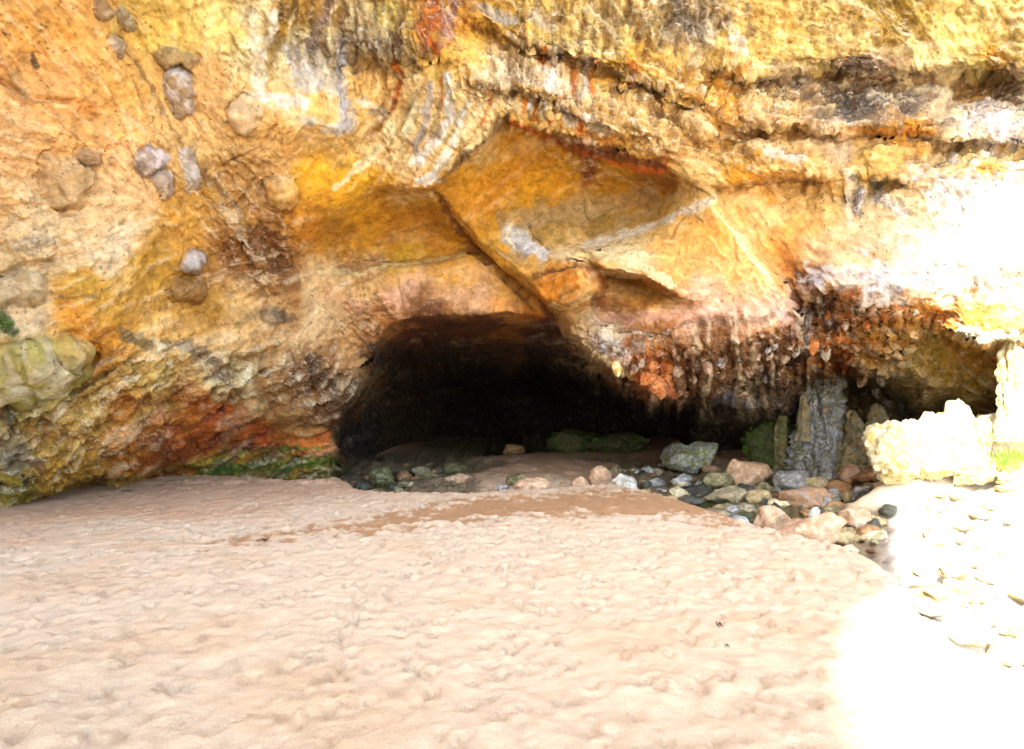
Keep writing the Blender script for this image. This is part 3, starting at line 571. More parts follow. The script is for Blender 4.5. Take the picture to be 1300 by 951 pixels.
names = [(r[0], r[1]) for r in REG]+[('upper_cliff', 'crusted yellow and grey upper cliff')]
sl2 = stone_lab[:-1, :-1]; lab = np.where(sl2 >= 0, len(names)+sl2, lab); names += [('embedded_stone', r[8]) for r in ST]
cliff = tag(empty('cliff', (0, 10, 0)), 'orange and gold limestone cliff around the dark cave mouth', 'cliff', kind='structure')
full_idx = np.arange(ny*nx).reshape(ny, nx)
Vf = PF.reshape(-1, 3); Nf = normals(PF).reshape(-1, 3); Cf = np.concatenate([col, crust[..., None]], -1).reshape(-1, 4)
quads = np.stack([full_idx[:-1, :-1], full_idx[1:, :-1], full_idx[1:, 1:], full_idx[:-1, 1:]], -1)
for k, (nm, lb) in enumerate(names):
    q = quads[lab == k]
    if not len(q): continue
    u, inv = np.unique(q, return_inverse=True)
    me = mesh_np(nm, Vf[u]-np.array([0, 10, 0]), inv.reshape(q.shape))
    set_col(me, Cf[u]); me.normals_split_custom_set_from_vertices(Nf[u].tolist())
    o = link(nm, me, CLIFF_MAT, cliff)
    if lb: o['label'] = lb
def surf(px, py):
    i = int(np.argmin(np.abs(gx-px))); j = int(np.argmin(np.abs(gy-py)))
    return Vector(PF[j, i]), Vector(Nf.reshape(ny, nx, 3)[j, i])

# ------------------------------------------------------------------ lumpy stones
_ico = {}
def ico(n):
    if n not in _ico:
        import bmesh
        b = bmesh.new(); bmesh.ops.create_icosphere(b, subdivisions=n, radius=1)
        _ico[n] = (np.array([v.co for v in b.verts]), np.array([[v.index for v in f.verts] for f in b.faces])); b.free()
    return _ico[n]
def stone_mesh(name, size, seed, ang=.5, lump=.2, sub=4, rotz=None, tilt=0., twin=0.):
    v, f = ico(sub); v = v.copy(); r = np.random.default_rng(seed)
    ang = min(1, ang*1.25+.12)
    for _ in range(int(5+10*ang)):
        n = r.normal(size=3); n /= np.linalg.norm(n); t = r.uniform(.5, .88)+(1-ang)*.16
        d = v@n; v -= np.outer(np.maximum(d-t, 0)*(.55+.45*ang), n)
    s = seed*1.37 % 91
    rad = 1+lump*fbm(v, 1.1, 3, .5, s)+lump*.35*fbm(v, 4, 3, .65, s+3)-lump*.3*np.abs(fbm(v, 2.2, 3, .6, s))
    v *= rad[:, None]
    if twin: v *= (1-twin*np.exp(-((v[:, 0]-.12+.25*v[:, 2])/.13)**2))[:, None]
    mx = np.abs(v).max(0); v /= mx
    v *= np.asarray(size)/2
    a = r.uniform(-.25, .25) if rotz is None else rotz
    ca, sa = math.cos(a), math.sin(a); v = v@np.array([[ca, sa, 0], [-sa, ca, 0], [0, 0, 1]])
    ct, st_ = math.cos(tilt), math.sin(tilt); v = v@np.array([[ct, 0, st_], [0, 1, 0], [-st_, 0, ct]])
    return mesh_np(name, v, f)

# ------------------------------------------------------------------ GROUND
gp, gv, ge = [], [], []
def up_(px, py, z):
    d = (CZ-z)*F/(py-CY); return (px-CX)/F*d, d
def G(*rows):
    for px, py, z in rows: gp.append(up_(px, py, z)); gv.append(z)
def GW(*rows):
    for x, y, z in rows: gp.append((x, y)); gv.append(z)
crest = [(425,607),(450,621),(480,625),(540,626),(600,626),(640,623),(700,620),(780,615),(850,630),(920,652),(960,667),(1010,680),(1057,690),(1100,708),(1150,760),(1168,800),(1180,860),(1195,950)]
drop = [-.5,-.5,-.52,-.52,-.4,-.16,-.15,-.28,-.42,-.46,-.5,-.5,-.5,-.45,-.3,-.28,-.28,-.25]
cw = [up_(x, y, .0) for x, y in crest]
s0 = len(gp)
for (x, y) in cw: GW((x, y, .02))
GW((1.7, -2, .0))
for i in range(s0, len(gp)-1): ge.append((i, i+1))
s0 = len(gp)
for i, (x, y) in enumerate(cw):
    a = cw[max(i-1, 0)]; b = cw[min(i+1, len(cw)-1)]
    tx, ty = b[0]-a[0], b[1]-a[1]; l = math.hypot(tx, ty); nxx, nyy = -ty/l, tx/l
    if i == 0: nxx, nyy = .3, .95
    GW((x+nxx*.5, y+nyy*.5, drop[i]))
GW((2.3, -2, -.2))
for i in range(s0, len(gp)-1): ge.append((i, i+1))
GW((-300,-300,0),(300,-300,0),(-300,300,.3),(300,300,.3),(-12,3,0),(-12,14,0),(0,3,0),(0,0,0),(0,-3,0),(-4,5,.02),(-2,8,.03),(0,9,.04),(1,6,.02),(-8,0,0),(-40,-10,0),(8,-8,-.2),(40,-10,-.1),(-9,18,0),(0,45,-.1),
   (-3,11,.02),(2,10.5,.03),(-5,12.5,.02),(-1.2,-8,0))
G((440,590,-.45),(470,605,-.5),(520,605,-.52),(560,600,-.5),(600,603,-.45),(480,592,-.45),(540,588,-.4),(440,580,-.1),(500,578,-.1),(560,577,-.15),(440,566,0),(520,563,0),(560,566,-.1),
  (600,588,-.55),(640,578,-.6),(610,574,-.6),(660,568,-.5),
  (612,601,-.15),(630,592,-.12),(680,583,-.1),(700,600,-.12),(750,592,-.1),(775,600,-.15),(690,573,-.1),(760,572,-.1),(830,572,-.05),(780,585,-.1),
  (800,602,-.4),(800,592,-.3),(850,592,-.25),(850,608,-.36),(900,622,-.42),(950,620,-.4),(1000,620,-.38),(1060,630,-.4),(1100,640,-.38),(960,645,-.45),(1040,665,-.45),(900,600,-.28),(960,605,-.26),(1020,608,-.26),(1080,616,-.25),
  (850,577,-.05),(940,580,.0),(1000,578,.1),(1060,579,.12),(1100,582,.12),(945,590,-.12),(1000,595,-.13),(1060,600,-.13),(1100,604,-.1),(1140,598,.36),(1220,594,.40),(1300,592,.42),(1160,618,.0),(1230,625,.05),(1310,622,.2),
  (1150,660,-.35),(1250,680,-.3),(1350,700,-.2),(1200,740,-.32),(1300,800,-.28),(1250,900,-.26),(1450,900,-.2),(1500,640,.1),(1600,600,.4))
def ground_z(x, y):
    x = np.atleast_1d(np.asarray(x, float)); y = np.atleast_1d(np.asarray(y, float))
    return tri_interp(gp, gv, ge, x, y, 0.)
xs = graded(-260, -6.2, 8.4, 260, .03, 1.22)
ysd = [2.6]
while ysd[-1] < 17: ysd.append(ysd[-1]+max(.011, ysd[-1]*.0055))
a = [2.6]; s = .03
while a[-1] > -260: s *= 1.22; a.append(a[-1]-s)
b = [ysd[-1]]; s = .1
while b[-1] < 60: s *= 1.12; b.append(b[-1]+s)
while b[-1] < 260: s *= 1.4; b.append(b[-1]+s)
ys = np.array(a[:0:-1]+ysd+b[1:])
SX, SY = np.meshgrid(xs, ys)
SZ = ground_z(SX.ravel(), SY.ravel()).reshape(SX.shape)
SZ = blur(SZ, 6)
# chart coordinates of the ground (for stain outlines)
Yc = np.maximum(SY, .5); UX = CX+SX/Yc*F; UY = CY+(CZ-SZ)/Yc*F
PG = vec3(SX, SY, SX*0); PL = vec3(SX, SY*.5, SX*0)
inF = (SY > 2) & (SY < 30)
def poly_soft(line, w):                       # distance to a stain's axis in chart px
    d, t = seg_dist(UX+fbm(PG, 1.1, 3, .6, 3.)*10, UY+fbm(PG, 1.5, 3, .6, 8.)*7, line); return d, t
n1 = fbm(PG, .9, 4, .55, 2.); n2 = fbm(PG, 4., 4, .6, 12.)
dry = smooth(0, 1, np.clip((n1*.35+.6), 0, 1))
d1, t1 = poly_soft([(252,692),(330,680),(450,668),(540,652),(620,646),(700,640),(780,636),(860,638),(930,650),(1000,672)], 10)
wband = 3+13*smooth(0, .55, t1)*smooth(1.05, .8, t1)
wet = (1-smooth(wband*.55, wband*1.25, d1+n2*14))*(SY > 3)
left_damp = smooth(.0, 1.3, (-SX-1.5)-(13.2-SY)*.95)*smooth(3, 8, SY)     # foot of the left wall
left_damp = np.clip((1-smooth(0, 60, UY-(655-(UX)*.13)-n1*26))*(UX < 470), 0, 1)*(SY > 4)
bed = smooth(-.14, -.26, SZ)
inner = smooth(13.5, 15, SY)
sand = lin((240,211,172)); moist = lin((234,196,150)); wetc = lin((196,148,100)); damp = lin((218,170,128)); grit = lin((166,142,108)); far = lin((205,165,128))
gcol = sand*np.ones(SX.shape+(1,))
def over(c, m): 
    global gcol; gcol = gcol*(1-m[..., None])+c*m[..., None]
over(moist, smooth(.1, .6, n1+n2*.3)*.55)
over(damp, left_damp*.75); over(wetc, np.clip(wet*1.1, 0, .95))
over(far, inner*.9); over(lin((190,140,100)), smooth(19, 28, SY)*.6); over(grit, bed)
rb = smooth(1105, 1150, UX)*(SY > 1.5)*(SY < 14)
over(lin((236,226,206)), rb*.85)  # sun glare on the right-hand ground painted in as a paler colour
bedA = bed*(1-rb*.9)
gcol *= .86
foot_mask = np.clip(1-wet*.6-bed*1.5, .05, 1)*(1-left_damp*.1)
H = np.zeros(SX.shape)
H += n1*.012+n2*.006+fbm(PL, 8, 2, .55, 5.)*.016*foot_mask+fbm(PL, 17, 2, .6, 8.)*.012*foot_mask+fbm(PG, 3.0, 2, .5, 15.)*.012*foot_mask
def stamp(x, y, L_, W_, ang, dep):
    i0, i1 = np.searchsorted(xs, [x-.35, x+.35]); j0, j1 = np.searchsorted(ys, [y-.35, y+.35])
    if i1 <= i0 or j1 <= j0: return
    X = SX[j0:j1, i0:i1]-x; Y = SY[j0:j1, i0:i1]-y
    u = X*math.cos(ang)+Y*math.sin(ang); v = -X*math.sin(ang)+Y*math.cos(ang)
    v = v/(1-.25*u/L_)
    r = np.sqrt((u/(L_/2))**2+(v/(W_/2))**2)
    prof = -dep*(1-smooth(.5, 1.0, r))+dep*.34*np.exp(-((r-1.2)/.2)**2)-dep*.35*np.exp(-(((u-L_*.28)/(L_*.16))**2+(v/(W_*.4))**2))
    H[j0:j1, i0:i1] += prof*foot_mask[j0:j1, i0:i1]
rr = random.Random(5)
for k in range(4800):
    y = 2.6+(13.6-2.6)*rr.random()**.8; x = -7+11.5*rr.random()
    if (x-CX/F*0) > .62*y+.4 or x < -.85*y: continue
    ang = rr.gauss(1.45, .4); q = rr.random()
    stamp(x, y, rr.uniform(.14, .24) if q < .7 else rr.uniform(.08, .14), rr.uniform(.05, .085), ang, rr.uniform(.016, .044)*min(1.2, .55+y*.09))
H += bed*(fbm(PG, 3, 4, .6, 33.)*.12+fbm(PG, 12, 2, .6, 33.)*.03)
H -= wet*.02
# wind-blown lip and runnels on the crest
H += (SY > 12.0)*(SY < 20)*fbm(PG, 2.2, 4, .6, 51.)*.06*(1-bed)
right = smooth(1100, 1200, UX)*(SY > 2)*(SY < 14)
H += right*fbm(PG, 1.6, 4, .6, 71.)*.12
fade = smooth(60, 20, np.hypot(SX, SY)); H *= fade
SZ2 = SZ+H
me = mesh_np('sand', vec3(SX, SY, SZ2).reshape(-1, 3), np.stack([np.arange(SX.size).reshape(SX.shape)[a_:b_, c_:d_].ravel() for a_, b_, c_, d_ in ((None, -1, None, -1), (None, -1, 1, None), (1, None, 1, None), (1, None, None, -1))], -1))
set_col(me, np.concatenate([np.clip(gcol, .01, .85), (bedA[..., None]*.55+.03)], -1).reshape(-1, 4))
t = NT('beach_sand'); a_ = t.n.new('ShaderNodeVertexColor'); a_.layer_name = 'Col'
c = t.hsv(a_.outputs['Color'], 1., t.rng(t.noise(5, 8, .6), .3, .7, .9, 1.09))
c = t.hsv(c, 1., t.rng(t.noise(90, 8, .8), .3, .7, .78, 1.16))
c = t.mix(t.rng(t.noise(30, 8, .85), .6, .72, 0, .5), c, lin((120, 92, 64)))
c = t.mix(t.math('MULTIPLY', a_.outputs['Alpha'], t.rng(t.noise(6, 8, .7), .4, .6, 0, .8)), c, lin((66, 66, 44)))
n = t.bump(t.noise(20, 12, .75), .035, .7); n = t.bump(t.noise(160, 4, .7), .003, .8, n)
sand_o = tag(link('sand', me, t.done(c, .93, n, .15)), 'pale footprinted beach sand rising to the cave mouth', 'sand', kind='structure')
def gz(x, y):
    i = min(max(np.searchsorted(xs, x), 1), len(xs)-1); j = min(max(np.searchsorted(ys, y), 1), len(ys)-1)
    return float(SZ2[j, i])

# water lying in the bed
def water(name, outline, z, label):
    import bmesh
    b = bmesh.new(); vs = [b.verts.new((x, y, z)) for x, y in outline]; b.faces.new(vs)
    me = bpy.data.meshes.new(name); b.normal_update(); b.to_mesh(me); b.free()
    o = link(name, me, WATER); tag(o, label, 'water', kind='structure'); return o
t = NT('stream_water')
t.b.inputs['Transmission Weight'].default_value = .75; t.b.inputs['IOR'].default_value = 1.33
n = t.bump(t.noise(9, 5, .6, vec=t.stretch((1, 2.2, 1))), .03, .5)
WATER = t.done(lin((110, 118, 70)), .06, n, .5)
water('stream_water', [(1.6,19),(8.5,17.5),(8.6,9.5),(4.2,6.2),(3.2,5.4),(2.0,2.5),(4.5,2.5),(9,9),(9.5,18.5),(5.5,18.2),(4.5,8.4),(2.6,12.2),(1.6,14)][:0] or
      [(1.9,19.5),(1.9,13.2),(2.6,12.2),(3.2,9.9),(3.9,8.8),(4.6,9.6),(6.4,11.6),(8.8,15),(8.8,18.8)], -.36, 'shallow dark green stream water between the boulders')
water('pool_water', [(-4.9,13.9),(-3.6,12.6),(-.4,12.9),(-.3,17),(.8,21),(-.8,24),(-2,18),(-4.9,17.4)], -.44, 'dark pool water inside the left of the cave mouth')

# ------------------------------------------------------------------ ROCKS in the stream and the pool
M = dict(
 lichen=rock_material('lichen_limestone', (222,222,226), (150,150,128), (140,140,52), .7, pit=.5),
 pink=rock_material('pink_sandstone', (216,176,136), (190,148,108), (228,200,168), .5, pit=.35),
 olive=rock_material('olive_mossed_stone', (148,138,98), (114,108,72), (190,178,134), .5, wet=.2),
 grey=rock_material('grey_limestone', (176,172,164), (136,132,124), (214,210,200), .6),
 blue=rock_material('blue_grey_stone', (166,166,164), (134,132,126), (208,204,194), .6),
 teal=rock_material('teal_wet_stone', (134,132,108), (150,132,94), (186,162,124), .6, wet=.5),
 brown=rock_material('brown_stone', (176,132,88), (138,98,62), (196,160,110), .5, wet=.15),
 yellow=rock_material('yellow_brown_stone', (182,158,110), (146,124,84), (210,188,140), .5, wet=.2),
 white=rock_material('white_stone', (226,222,210), (196,192,180), (160,156,120), .5, pit=.3),
 cream=rock_material('cream_stone', (218,200,152), (186,168,112), (236,222,186), .5),
 orange=rock_material('orange_stone', (204,158,112), (174,130,88), (158,148,138), .6, pit=.35),
 dark=rock_material('dark_wet_stone', (84,84,74), (60,60,46), (110,110,84), .5, wet=.7),
 green=rock_material('green_algae_stone', (126,122,74), (92,92,54), (170,160,116), .5, wet=.4),
 sunlit=rock_material('sun_bleached_limestone', (222,212,184), (200,186,142), (196,172,52), .45, pit=.9),
 bank=rock_material('red_brown_bank_rock', (156,112,76), (116,82,56), (180,140,100), .5, wet=.1),
)
rock_n = 0
def rock(name, box, mat, label, cat='rock', group=None, ang=.5, zb=-.45, tilt=0., lump=.22, deep=1., sub=4, d=None, twin=0.):
    """box = x0, y0, x1, y1 in the chart; the stone stands on the bed at its lower edge"""
    global rock_n; rock_n += 1
    x0, y0, x1, y1 = box
    if zb == -.45 and x0 > 800: zb = float(np.interp(y1, [590,598,608,622,650,690], [-.12,-.22,-.3,-.38,-.42,-.4]))
    if d is None: d = (CZ-zb)*F/(y1-CY)
    cx = (x0+x1)/2; w = (x1-x0)*d/F; hh = (y1-y0)*d/F; dp = w*.8*deep
    d = d+dp*.3
    X = (cx-CX)/F*d; zt = CZ-(y0-CY)/F*d; 
    g = gz(X, d); zbm = min(g-.08*hh, zt-hh)
    hgt = zt-zbm
    me = stone_mesh(name, (w*1.04, dp, hgt), 100+rock_n*7, ang, lump, sub, tilt=tilt, twin=twin)
    o = link(name, me, M[mat]); o.location = (X, d, (zt+zbm)/2)
    tag(o, label, cat, group); return o
SG = 'boulders and stones in the stream bed'
R = [
 ('boulder',(846,562,908,599),'lichen','big two-lobed white and yellow-green lichened boulder at the back of the stream',.25,dict(twin=.3,lump=.14)),
 ('stone',(890,590,913,601),'pink','small flat pinkish stone tucked under the right of the lichened boulder',.3,{}),
 ('stone',(887,599,928,621),'olive','pitted olive stone in front of the big lichened boulder',.35,{}),
 ('boulder',(921,585,980,621),'pink','large angular peach boulder right of the lichened boulder',.8,{}),
 ('stone',(851,602,879,622),'grey','mottled pale grey stone below the lichened boulder',.5,{}),
 ('stone',(823,606,843,621),'blue','small blue-white stone at the left end of the stream stones',.5,{}),
 ('boulder',(898,619,948,643),'teal','long teal and brown wet boulder low beside the sand edge',.3,{}),
 ('stone',(946,623,976,641),'yellow','smooth yellow-brown stone at the right end of the long teal boulder',.15,{}),
 ('stone',(864,615,901,631),'dark','dark wet flat stone between the mottled grey stone and the teal boulder',.4,{}),
 ('stone',(844,619,872,635),'cream','pale greenish flat stone against the sand crest',.5,{}),
 ('stone',(957,610,979,626),'olive','olive wedge of stone under the peach boulder',.6,{}),
 ('stone',(907,573,926,591),'yellow','yellow upright stone behind the lichened boulder',.5,dict(zb=-.35)),
 ('stone',(778,602,811,620),'white','white peaked stone poking out of the sand crest left of the stream',.8,dict(zb=-.1)),
 ('stone',(813,590,829,601),'blue','small bluish stone in the shade left of the lichened boulder',.5,{}),
 ('stone',(973,597,987,613),'grey','small pale grey stone between the peach and blue-grey boulders',.6,{}),
 ('boulder',(977,597,1022,626),'blue','blue-grey boulder with a whitened top beside the peach boulder',.7,{}),
 ('boulder',(1025,588,1049,610),'pink','upright pinkish stone behind the cream crackled stone',.7,dict(zb=-.3)),
 ('stone',(1016,607,1049,626),'cream','cream crackled blocky stone right of the blue-grey boulder',.85,{}),
 ('stone',(1051,602,1081,614),'blue','flat blue-violet stone above the brown-grey block',.7,dict(zb=-.35)),
 ('stone',(1047,611,1080,629),'brown','brown-grey blocky stone under the flat blue-violet stone',.7,{}),
 ('boulder',(996,622,1051,649),'orange','big orange block with a grey right face in mid stream',.9,{}),
 ('stone',(1049,625,1066,639),'white','small white stone right of the orange block',.6,{}),
 ('stone',(1064,624,1086,637),'blue','small bluish stone right of the small white stone',.5,{}),
 ('stone',(1084,618,1110,637),'grey','grey stone with a flat top near the sunlit ground',.6,{}),
 ('boulder',(1086,596,1131,619),'bank','broad brown-pink boulder at the edge of the sunlight',.6,dict(zb=-.2)),
 ('stone',(971,635,999,649),'cream','rounded pale cream stone left of the orange block foot',.3,{}),
 ('boulder',(962,643,1009,670),'pink','knobbly peach boulder half buried in the sand crest',.7,dict(zb=-.3)),
 ('stone',(992,652,1064,694),'pink','pinkish sandy slab sloping into the crest right of the knobbly peach boulder',.9,dict(zb=-.3,tilt=.2)),
 ('stone',(1025,644,1040,658),'white','bright white pointed stone behind the sandy slab',.8,dict(zb=-.3)),
 ('boulder',(1066,645,1103,676),'pink','angular pink-grey boulder in the water by the sunlit stones',.85,{}),
 ('stone',(1101,659,1119,677),'dark','small dark stone at the right foot of the angular pink-grey boulder',.5,{}),
 ('stone',(1049,637,1074,653),'brown','dark brown stone behind the angular pink-grey boulder',.6,{}),
 ('stone',(1086,673,1121,690),'cream','lime tinged flat stone where the stream meets the sunlight',.5,{}),
 ('boulder',(940,571,1010,597),'bank','long red-brown rock of the bank below the green moss',.5,dict(zb=-.2,deep=.5)),
 ('boulder',(1003,577,1050,598),'bank','brown bank rock at the foot of the grey stalagmite',.5,dict(zb=-.1,deep=.6)),
 ('stone',(1046,575,1069,600),'yellow','yellow-brown blocky bank rock right of the stalagmite foot',.6,dict(zb=-.1)),
 ('boulder',(1065,583,1096,609),'orange','orange bank rock next to the first sunlit blocks',.6,dict(zb=-.1)),
 ('stone',(1003,565,1015,579),'white','small whitish stone standing at the left foot of the stalagmite',.4,dict(zb=.2)),
 ('stone',(935,640,960,654),'teal','submerged greenish stone in the water left of the cream stone',.3,dict()),
 ('stone',(1075,610,1090,620),'yellow','small yellow stone below the broad brown-pink boulder',.4,dict(zb=-.3)),
]
for nm, box, mat, lb, ang, kw in R:
    g_ = (box[2]-box[0])*.09; rock(nm, (box[0]-g_, box[1]-g_*.7, box[2]+g_, box[3]), mat, lb, nm, SG, min(1, ang+.2), **kw)
PG_ = 'stones in the pool at the left of the cave mouth'
R2 = [
 ('boulder',(467,590,502,616),'green','yellow-green algae boulder, largest in the left pool',.4,{}),
 ('stone',(503,597,523,611),'brown','brown rounded stone right of the yellow-green boulder',.2,{}),
 ('stone',(520,590,550,605),'teal','dull grey-green stone at the back of the left pool',.4,{}),
 ('stone',(531,599,559,615),'green','rounded olive stone in the middle of the left pool',.2,{}),
 ('stone',(561,586,594,601),'green','mossy topped flat stone left of the sandbank',.3,{}),
 ('stone',(507,611,531,624),'cream','pale greenish stone against the sand crest in the left pool',.4,{}),
 ('stone',(545,613,566,625),'olive','low khaki stone at the front of the left pool',.3,{}),
 ('stone',(449,609,470,622),'dark','dark stone at the far left of the pool',.5,{}),
 ('boulder',(563,601,605,624),'pink','broad sandy boulder between pool and sandbank',.4,{}),
 ('stone',(546,592,563,604),'dark','dark upright stone behind the rounded olive stone',.5,{}),
 ('stone',(493,613,509,623),'dark','small black stone in front of the yellow-green boulder',.5,{}),
 ('stone',(638,600,667,617),'green','lime green topped stone leaning in the sandbank',.5,dict(zb=-.15)),
 ('boulder',(650,606,705,626),'pink','smooth sand covered hump in front of the lime topped stone',.1,dict(zb=-.1)),
 ('stone',(628,614,646,625),'grey','small grey stone left of the sand covered hump',.4,dict(zb=-.15)),
 ('boulder',(638,561,666,581),'brown','dim brown boulder deep inside the dark cave',.4,dict(zb=-.4)),
 ('stone',(724,604,749,619),'pink','small orange sandy lump at the front of the sandbank',.2,dict(zb=-.12)),
 ('boulder',(748,590,776,613),'pink','sandy boulder at the right end of the sandbank',.3,dict(zb=-.12)),
 ('stone',(771,591,789,609),'olive','khaki stone right of the sandy boulder',.4,dict(zb=-.3)),
 ('stone',(789,595,805,606),'yellow','small yellow stone above the white peaked stone',.3,dict(zb=-.4)),
]
for nm, box, mat, lb, ang, kw in R2: rock(nm, box, mat, lb, nm, PG_, ang, **kw)
# pebbles between the boulders
pr = random.Random(11); protos = []
for k in range(8):
    protos.append(stone_mesh('pebble', (1, .85, .62), 900+k, pr.uniform(.2, .8), .25, 3))
mats = ['grey','blue','brown','dark','olive','teal','yellow','cream','bank']
meshes = {}
def pebble(x, y, s, mat, label, group, name='pebble'):
    key = (pr.randrange(8), mat)
    if key not in meshes:
        m = protos[key[0]].copy(); m.materials.append(M[mat]); meshes[key] = m
    o = bpy.data.objects.new(name, meshes[key]); C.objects.link(o)
    o.location = (x, y, gz(x, y)+s*.12); o.scale = (s, s*pr.uniform(.7, 1), s*pr.uniform(.7, 1.1)); o.rotation_euler = (pr.uniform(-.2, .2), pr.uniform(-.2, .2), pr.uniform(0, 6.28))
    tag(o, label, name, group); return o
cnt = 0
while cnt < 250:
    px, py = pr.uniform(790, 1130), pr.uniform(590, 700)
    x, y = up_(px, py, float(np.interp(py, [590,605,622,650,690], [-.2,-.3,-.38,-.42,-.4])))
    if ground_z(x, y)[0] > -.2: continue
    pebble(x, y, pr.uniform(.12, .4), pr.choice(mats), 'small rounded pebble filling the gaps between the stream boulders', 'pebbles among the stream boulders'); cnt += 1
cnt = 0
while cnt < 45:
    px, py = pr.uniform(432, 605), pr.uniform(588, 632)
    x, y = up_(px, py, -.47)
    if ground_z(x, y)[0] > -.36: continue
    pebble(x, y, pr.uniform(.12, .3), pr.choice(['dark','olive','green','teal','brown']), 'small wet pebble lying in the dim left pool', 'pebbles in the left pool'); cnt += 1

# ------------------------------------------------------------------ sunlit rubble wall on the right
RW = 'sun-bleached blocks of the rubble wall'
W_ = [
 ((1099,533,1150,600),'leftmost sun-bleached block, next to the stalagmite',.5),
 ((1140,528,1176,600),'second sunlit block from the left, flat topped with a dark joint beside it',.8),
 ((1164,554,1210,602),'low sunlit block in front of the gap left of the tall one',.6),
 ((1170,519,1208,594),'sunlit block left of the tallest block',.5),
 ((1196,505,1242,598),'tallest sunlit block with a rounded head',.35),
 ((1232,524,1284,600),'broad sunlit block right of the tallest one',.55),
 ((1264,513,1316,596),'sunlit block under the slender white post',.6),
 ((1296,536,1350,600),'sunlit block at the right picture edge',.6),
 ((1112,566,1166,606),'small sunlit block at the foot of the wall on its left',.6),
 ((1206,570,1262,608),'wide low sunlit block at the foot of the tallest block',.6),
 ((1256,574,1306,608),'low sunlit block at the foot of the wall below the post',.6)]
for i, (box, lb, ang) in enumerate(W_):
    x0, y0, x1, y1 = box; d = (10.7 if y1 > 601 else 10.95)+.06*(i % 3); w = (x1-x0)*d/F; hh = (y1-y0)*d/F
    X, _, Z1 = unproj((x0+x1)/2, y0, d); zb_ = Z1-hh-.12
    v, f = ico(5); v = v.copy(); r = np.random.default_rng(400+i)
    p_ = 3.4; v /= (np.abs(v)**p_).sum(1, keepdims=True)**(1/p_)
    for _ in range(9):
        n = r.normal(size=3); n /= np.linalg.norm(n); t_ = r.uniform(.78, 1.05); q = v@n; v -= np.outer(np.maximum(q-t_, 0)*.9, n)
    v *= (1+.22*fbm(v, 1.2, 3, .5, i*5.)+.10*ridged(v, 2.4, 3, .5, i*3.)-.10*smooth(.32, .1, worley(v, 2.2, i*2.)))[:, None]
    v *= 1+.0*v; v /= np.abs(v).max(0); v *= np.array([w*.54, w*.42, (hh+.12)/2])
    o = link('block', mesh_np('block', v, f), M['sunlit']); o.location = (X, d, (Z1+zb_)/2); tag(o, lb, 'rock', RW)
# slender white post joining roof and rubble
def column(name, px, y0, y1, w, d, mat, parent=None, seed=1, taper=(1, 1), flute=.25, ring=150, seg=64, lean=0.):
    z0 = CZ-(y1-CY)/F*d; z1 = CZ-(y0-CY)/F*d; X = (px-CX)/F*d; r0 = w/2*d/F
    th = np.linspace(0, 2*math.pi, seg, endpoint=False); zz = np.linspace(z0, z1, ring)
    T, Z = np.meshgrid(th, zz); f = (Z-z0)/(z1-z0)
    r = r0*(taper[0]+(taper[1]-taper[0])*f)
    P3 = vec3(np.cos(T)*1.2+seed*3.1, np.sin(T)*1.2, Z*.7)
    r = r*(1+flute*fbm(P3, 1.6, 3, .6, seed)+flute*.8*fbm(vec3(np.cos(T)+seed, np.sin(T), Z), 3.2, 4, .6, seed+9))
    r = r*(1+.16*fbm(vec3(np.cos(T)*.6+seed, np.sin(T)*.6, Z*2.2), 1, 3, .6, seed+2)*2*flute+.5*flute*(.4-worley(vec3(np.cos(T)*.8+seed, np.sin(T)*.8, Z*1.5), 2.6, seed)))
    bend = .22*r0*np.sin(Z*2.3+seed*2)+.12*r0*np.sin(Z*6.1+seed)
    if taper[1] < .3: r = r*np.sqrt(np.clip(1-f**8, .0, 1))
    else: r = r*np.sqrt(np.clip(1-f**14, 0, 1))*(1-.25*f**3*(.5+np.sin(T*3+seed)))
    V = vec3(r*np.cos(T)+lean*f+bend, r*np.sin(T)*.9, Z-z0).reshape(-1, 3)
    idx = np.arange(ring*seg).reshape(ring, seg); nx_ = np.roll(idx, -1, 1)
    Q = np.stack([idx[:-1], nx_[:-1], nx_[1:], idx[1:]], -1).reshape(-1, 4)
    me = mesh_np(name, V, Q); o = link(name, me, M[mat] if isinstance(mat, str) else mat, parent)
    o.location = Vector((X, d, z0))-(parent.location if parent else Vector((0, 0, 0))); return o
po = column('rock_post', 1286, 425, 560, 28, 10.2, 'sunlit', seed=5, taper=(1.35, 1.1), flute=.42)
tag(po, 'slender white sunlit rock post between roof and rubble at the right', 'rock column')
# grey stalagmite group
SM = rock_material('grey_stalagmite_rock', (150,152,158), (104,98,88), (190,186,180), .6, pit=.8, moss=(110,116,60))
SO = rock_material('ochre_stalagmite_rock', (184,150,96), (140,112,70), (160,158,150), .6, pit=.7, moss=(96,112,54))
base = unproj(1042, 606, 14.8)
stg = tag(empty('stalagmite', base), 'grey fluted stalagmite with several tips standing on the right bank', 'stalagmite')
column('spire', 1042, 425, 606, 46, 14.9, SM, stg, 2, (1.35, .5), .55)
column('spire', 1050, 455, 606, 17, 14.6, SM, stg, 22, (1.25, .25), .5)
column('spire', 1023, 470, 606, 27, 14.9, SM, stg, 3, (1.2, .25), .55)
column('spire', 1034, 500, 606, 34, 14.7, SM, stg, 4, (1.3, .4), .55)
column('spire', 1066, 486, 604, 18, 14.95, SO, stg, 6, (1.4, .25), .55)
column('spire', 1056, 516, 606, 34, 14.8, SO, stg, 7, (1.3, .4), .55)
column('spire', 1020, 498, 560, 16, 14.6, SO, stg, 8, (1, .4), .5)
nd = link('knob', stone_mesh('knob', (.16, .14, .15), 55, .1, .1, 3), M['orange'], stg); nd.location = Vector(unproj(1048, 521, 14.45))-stg.location
nd['label'] = 'small orange knob on the front of the stalagmite'
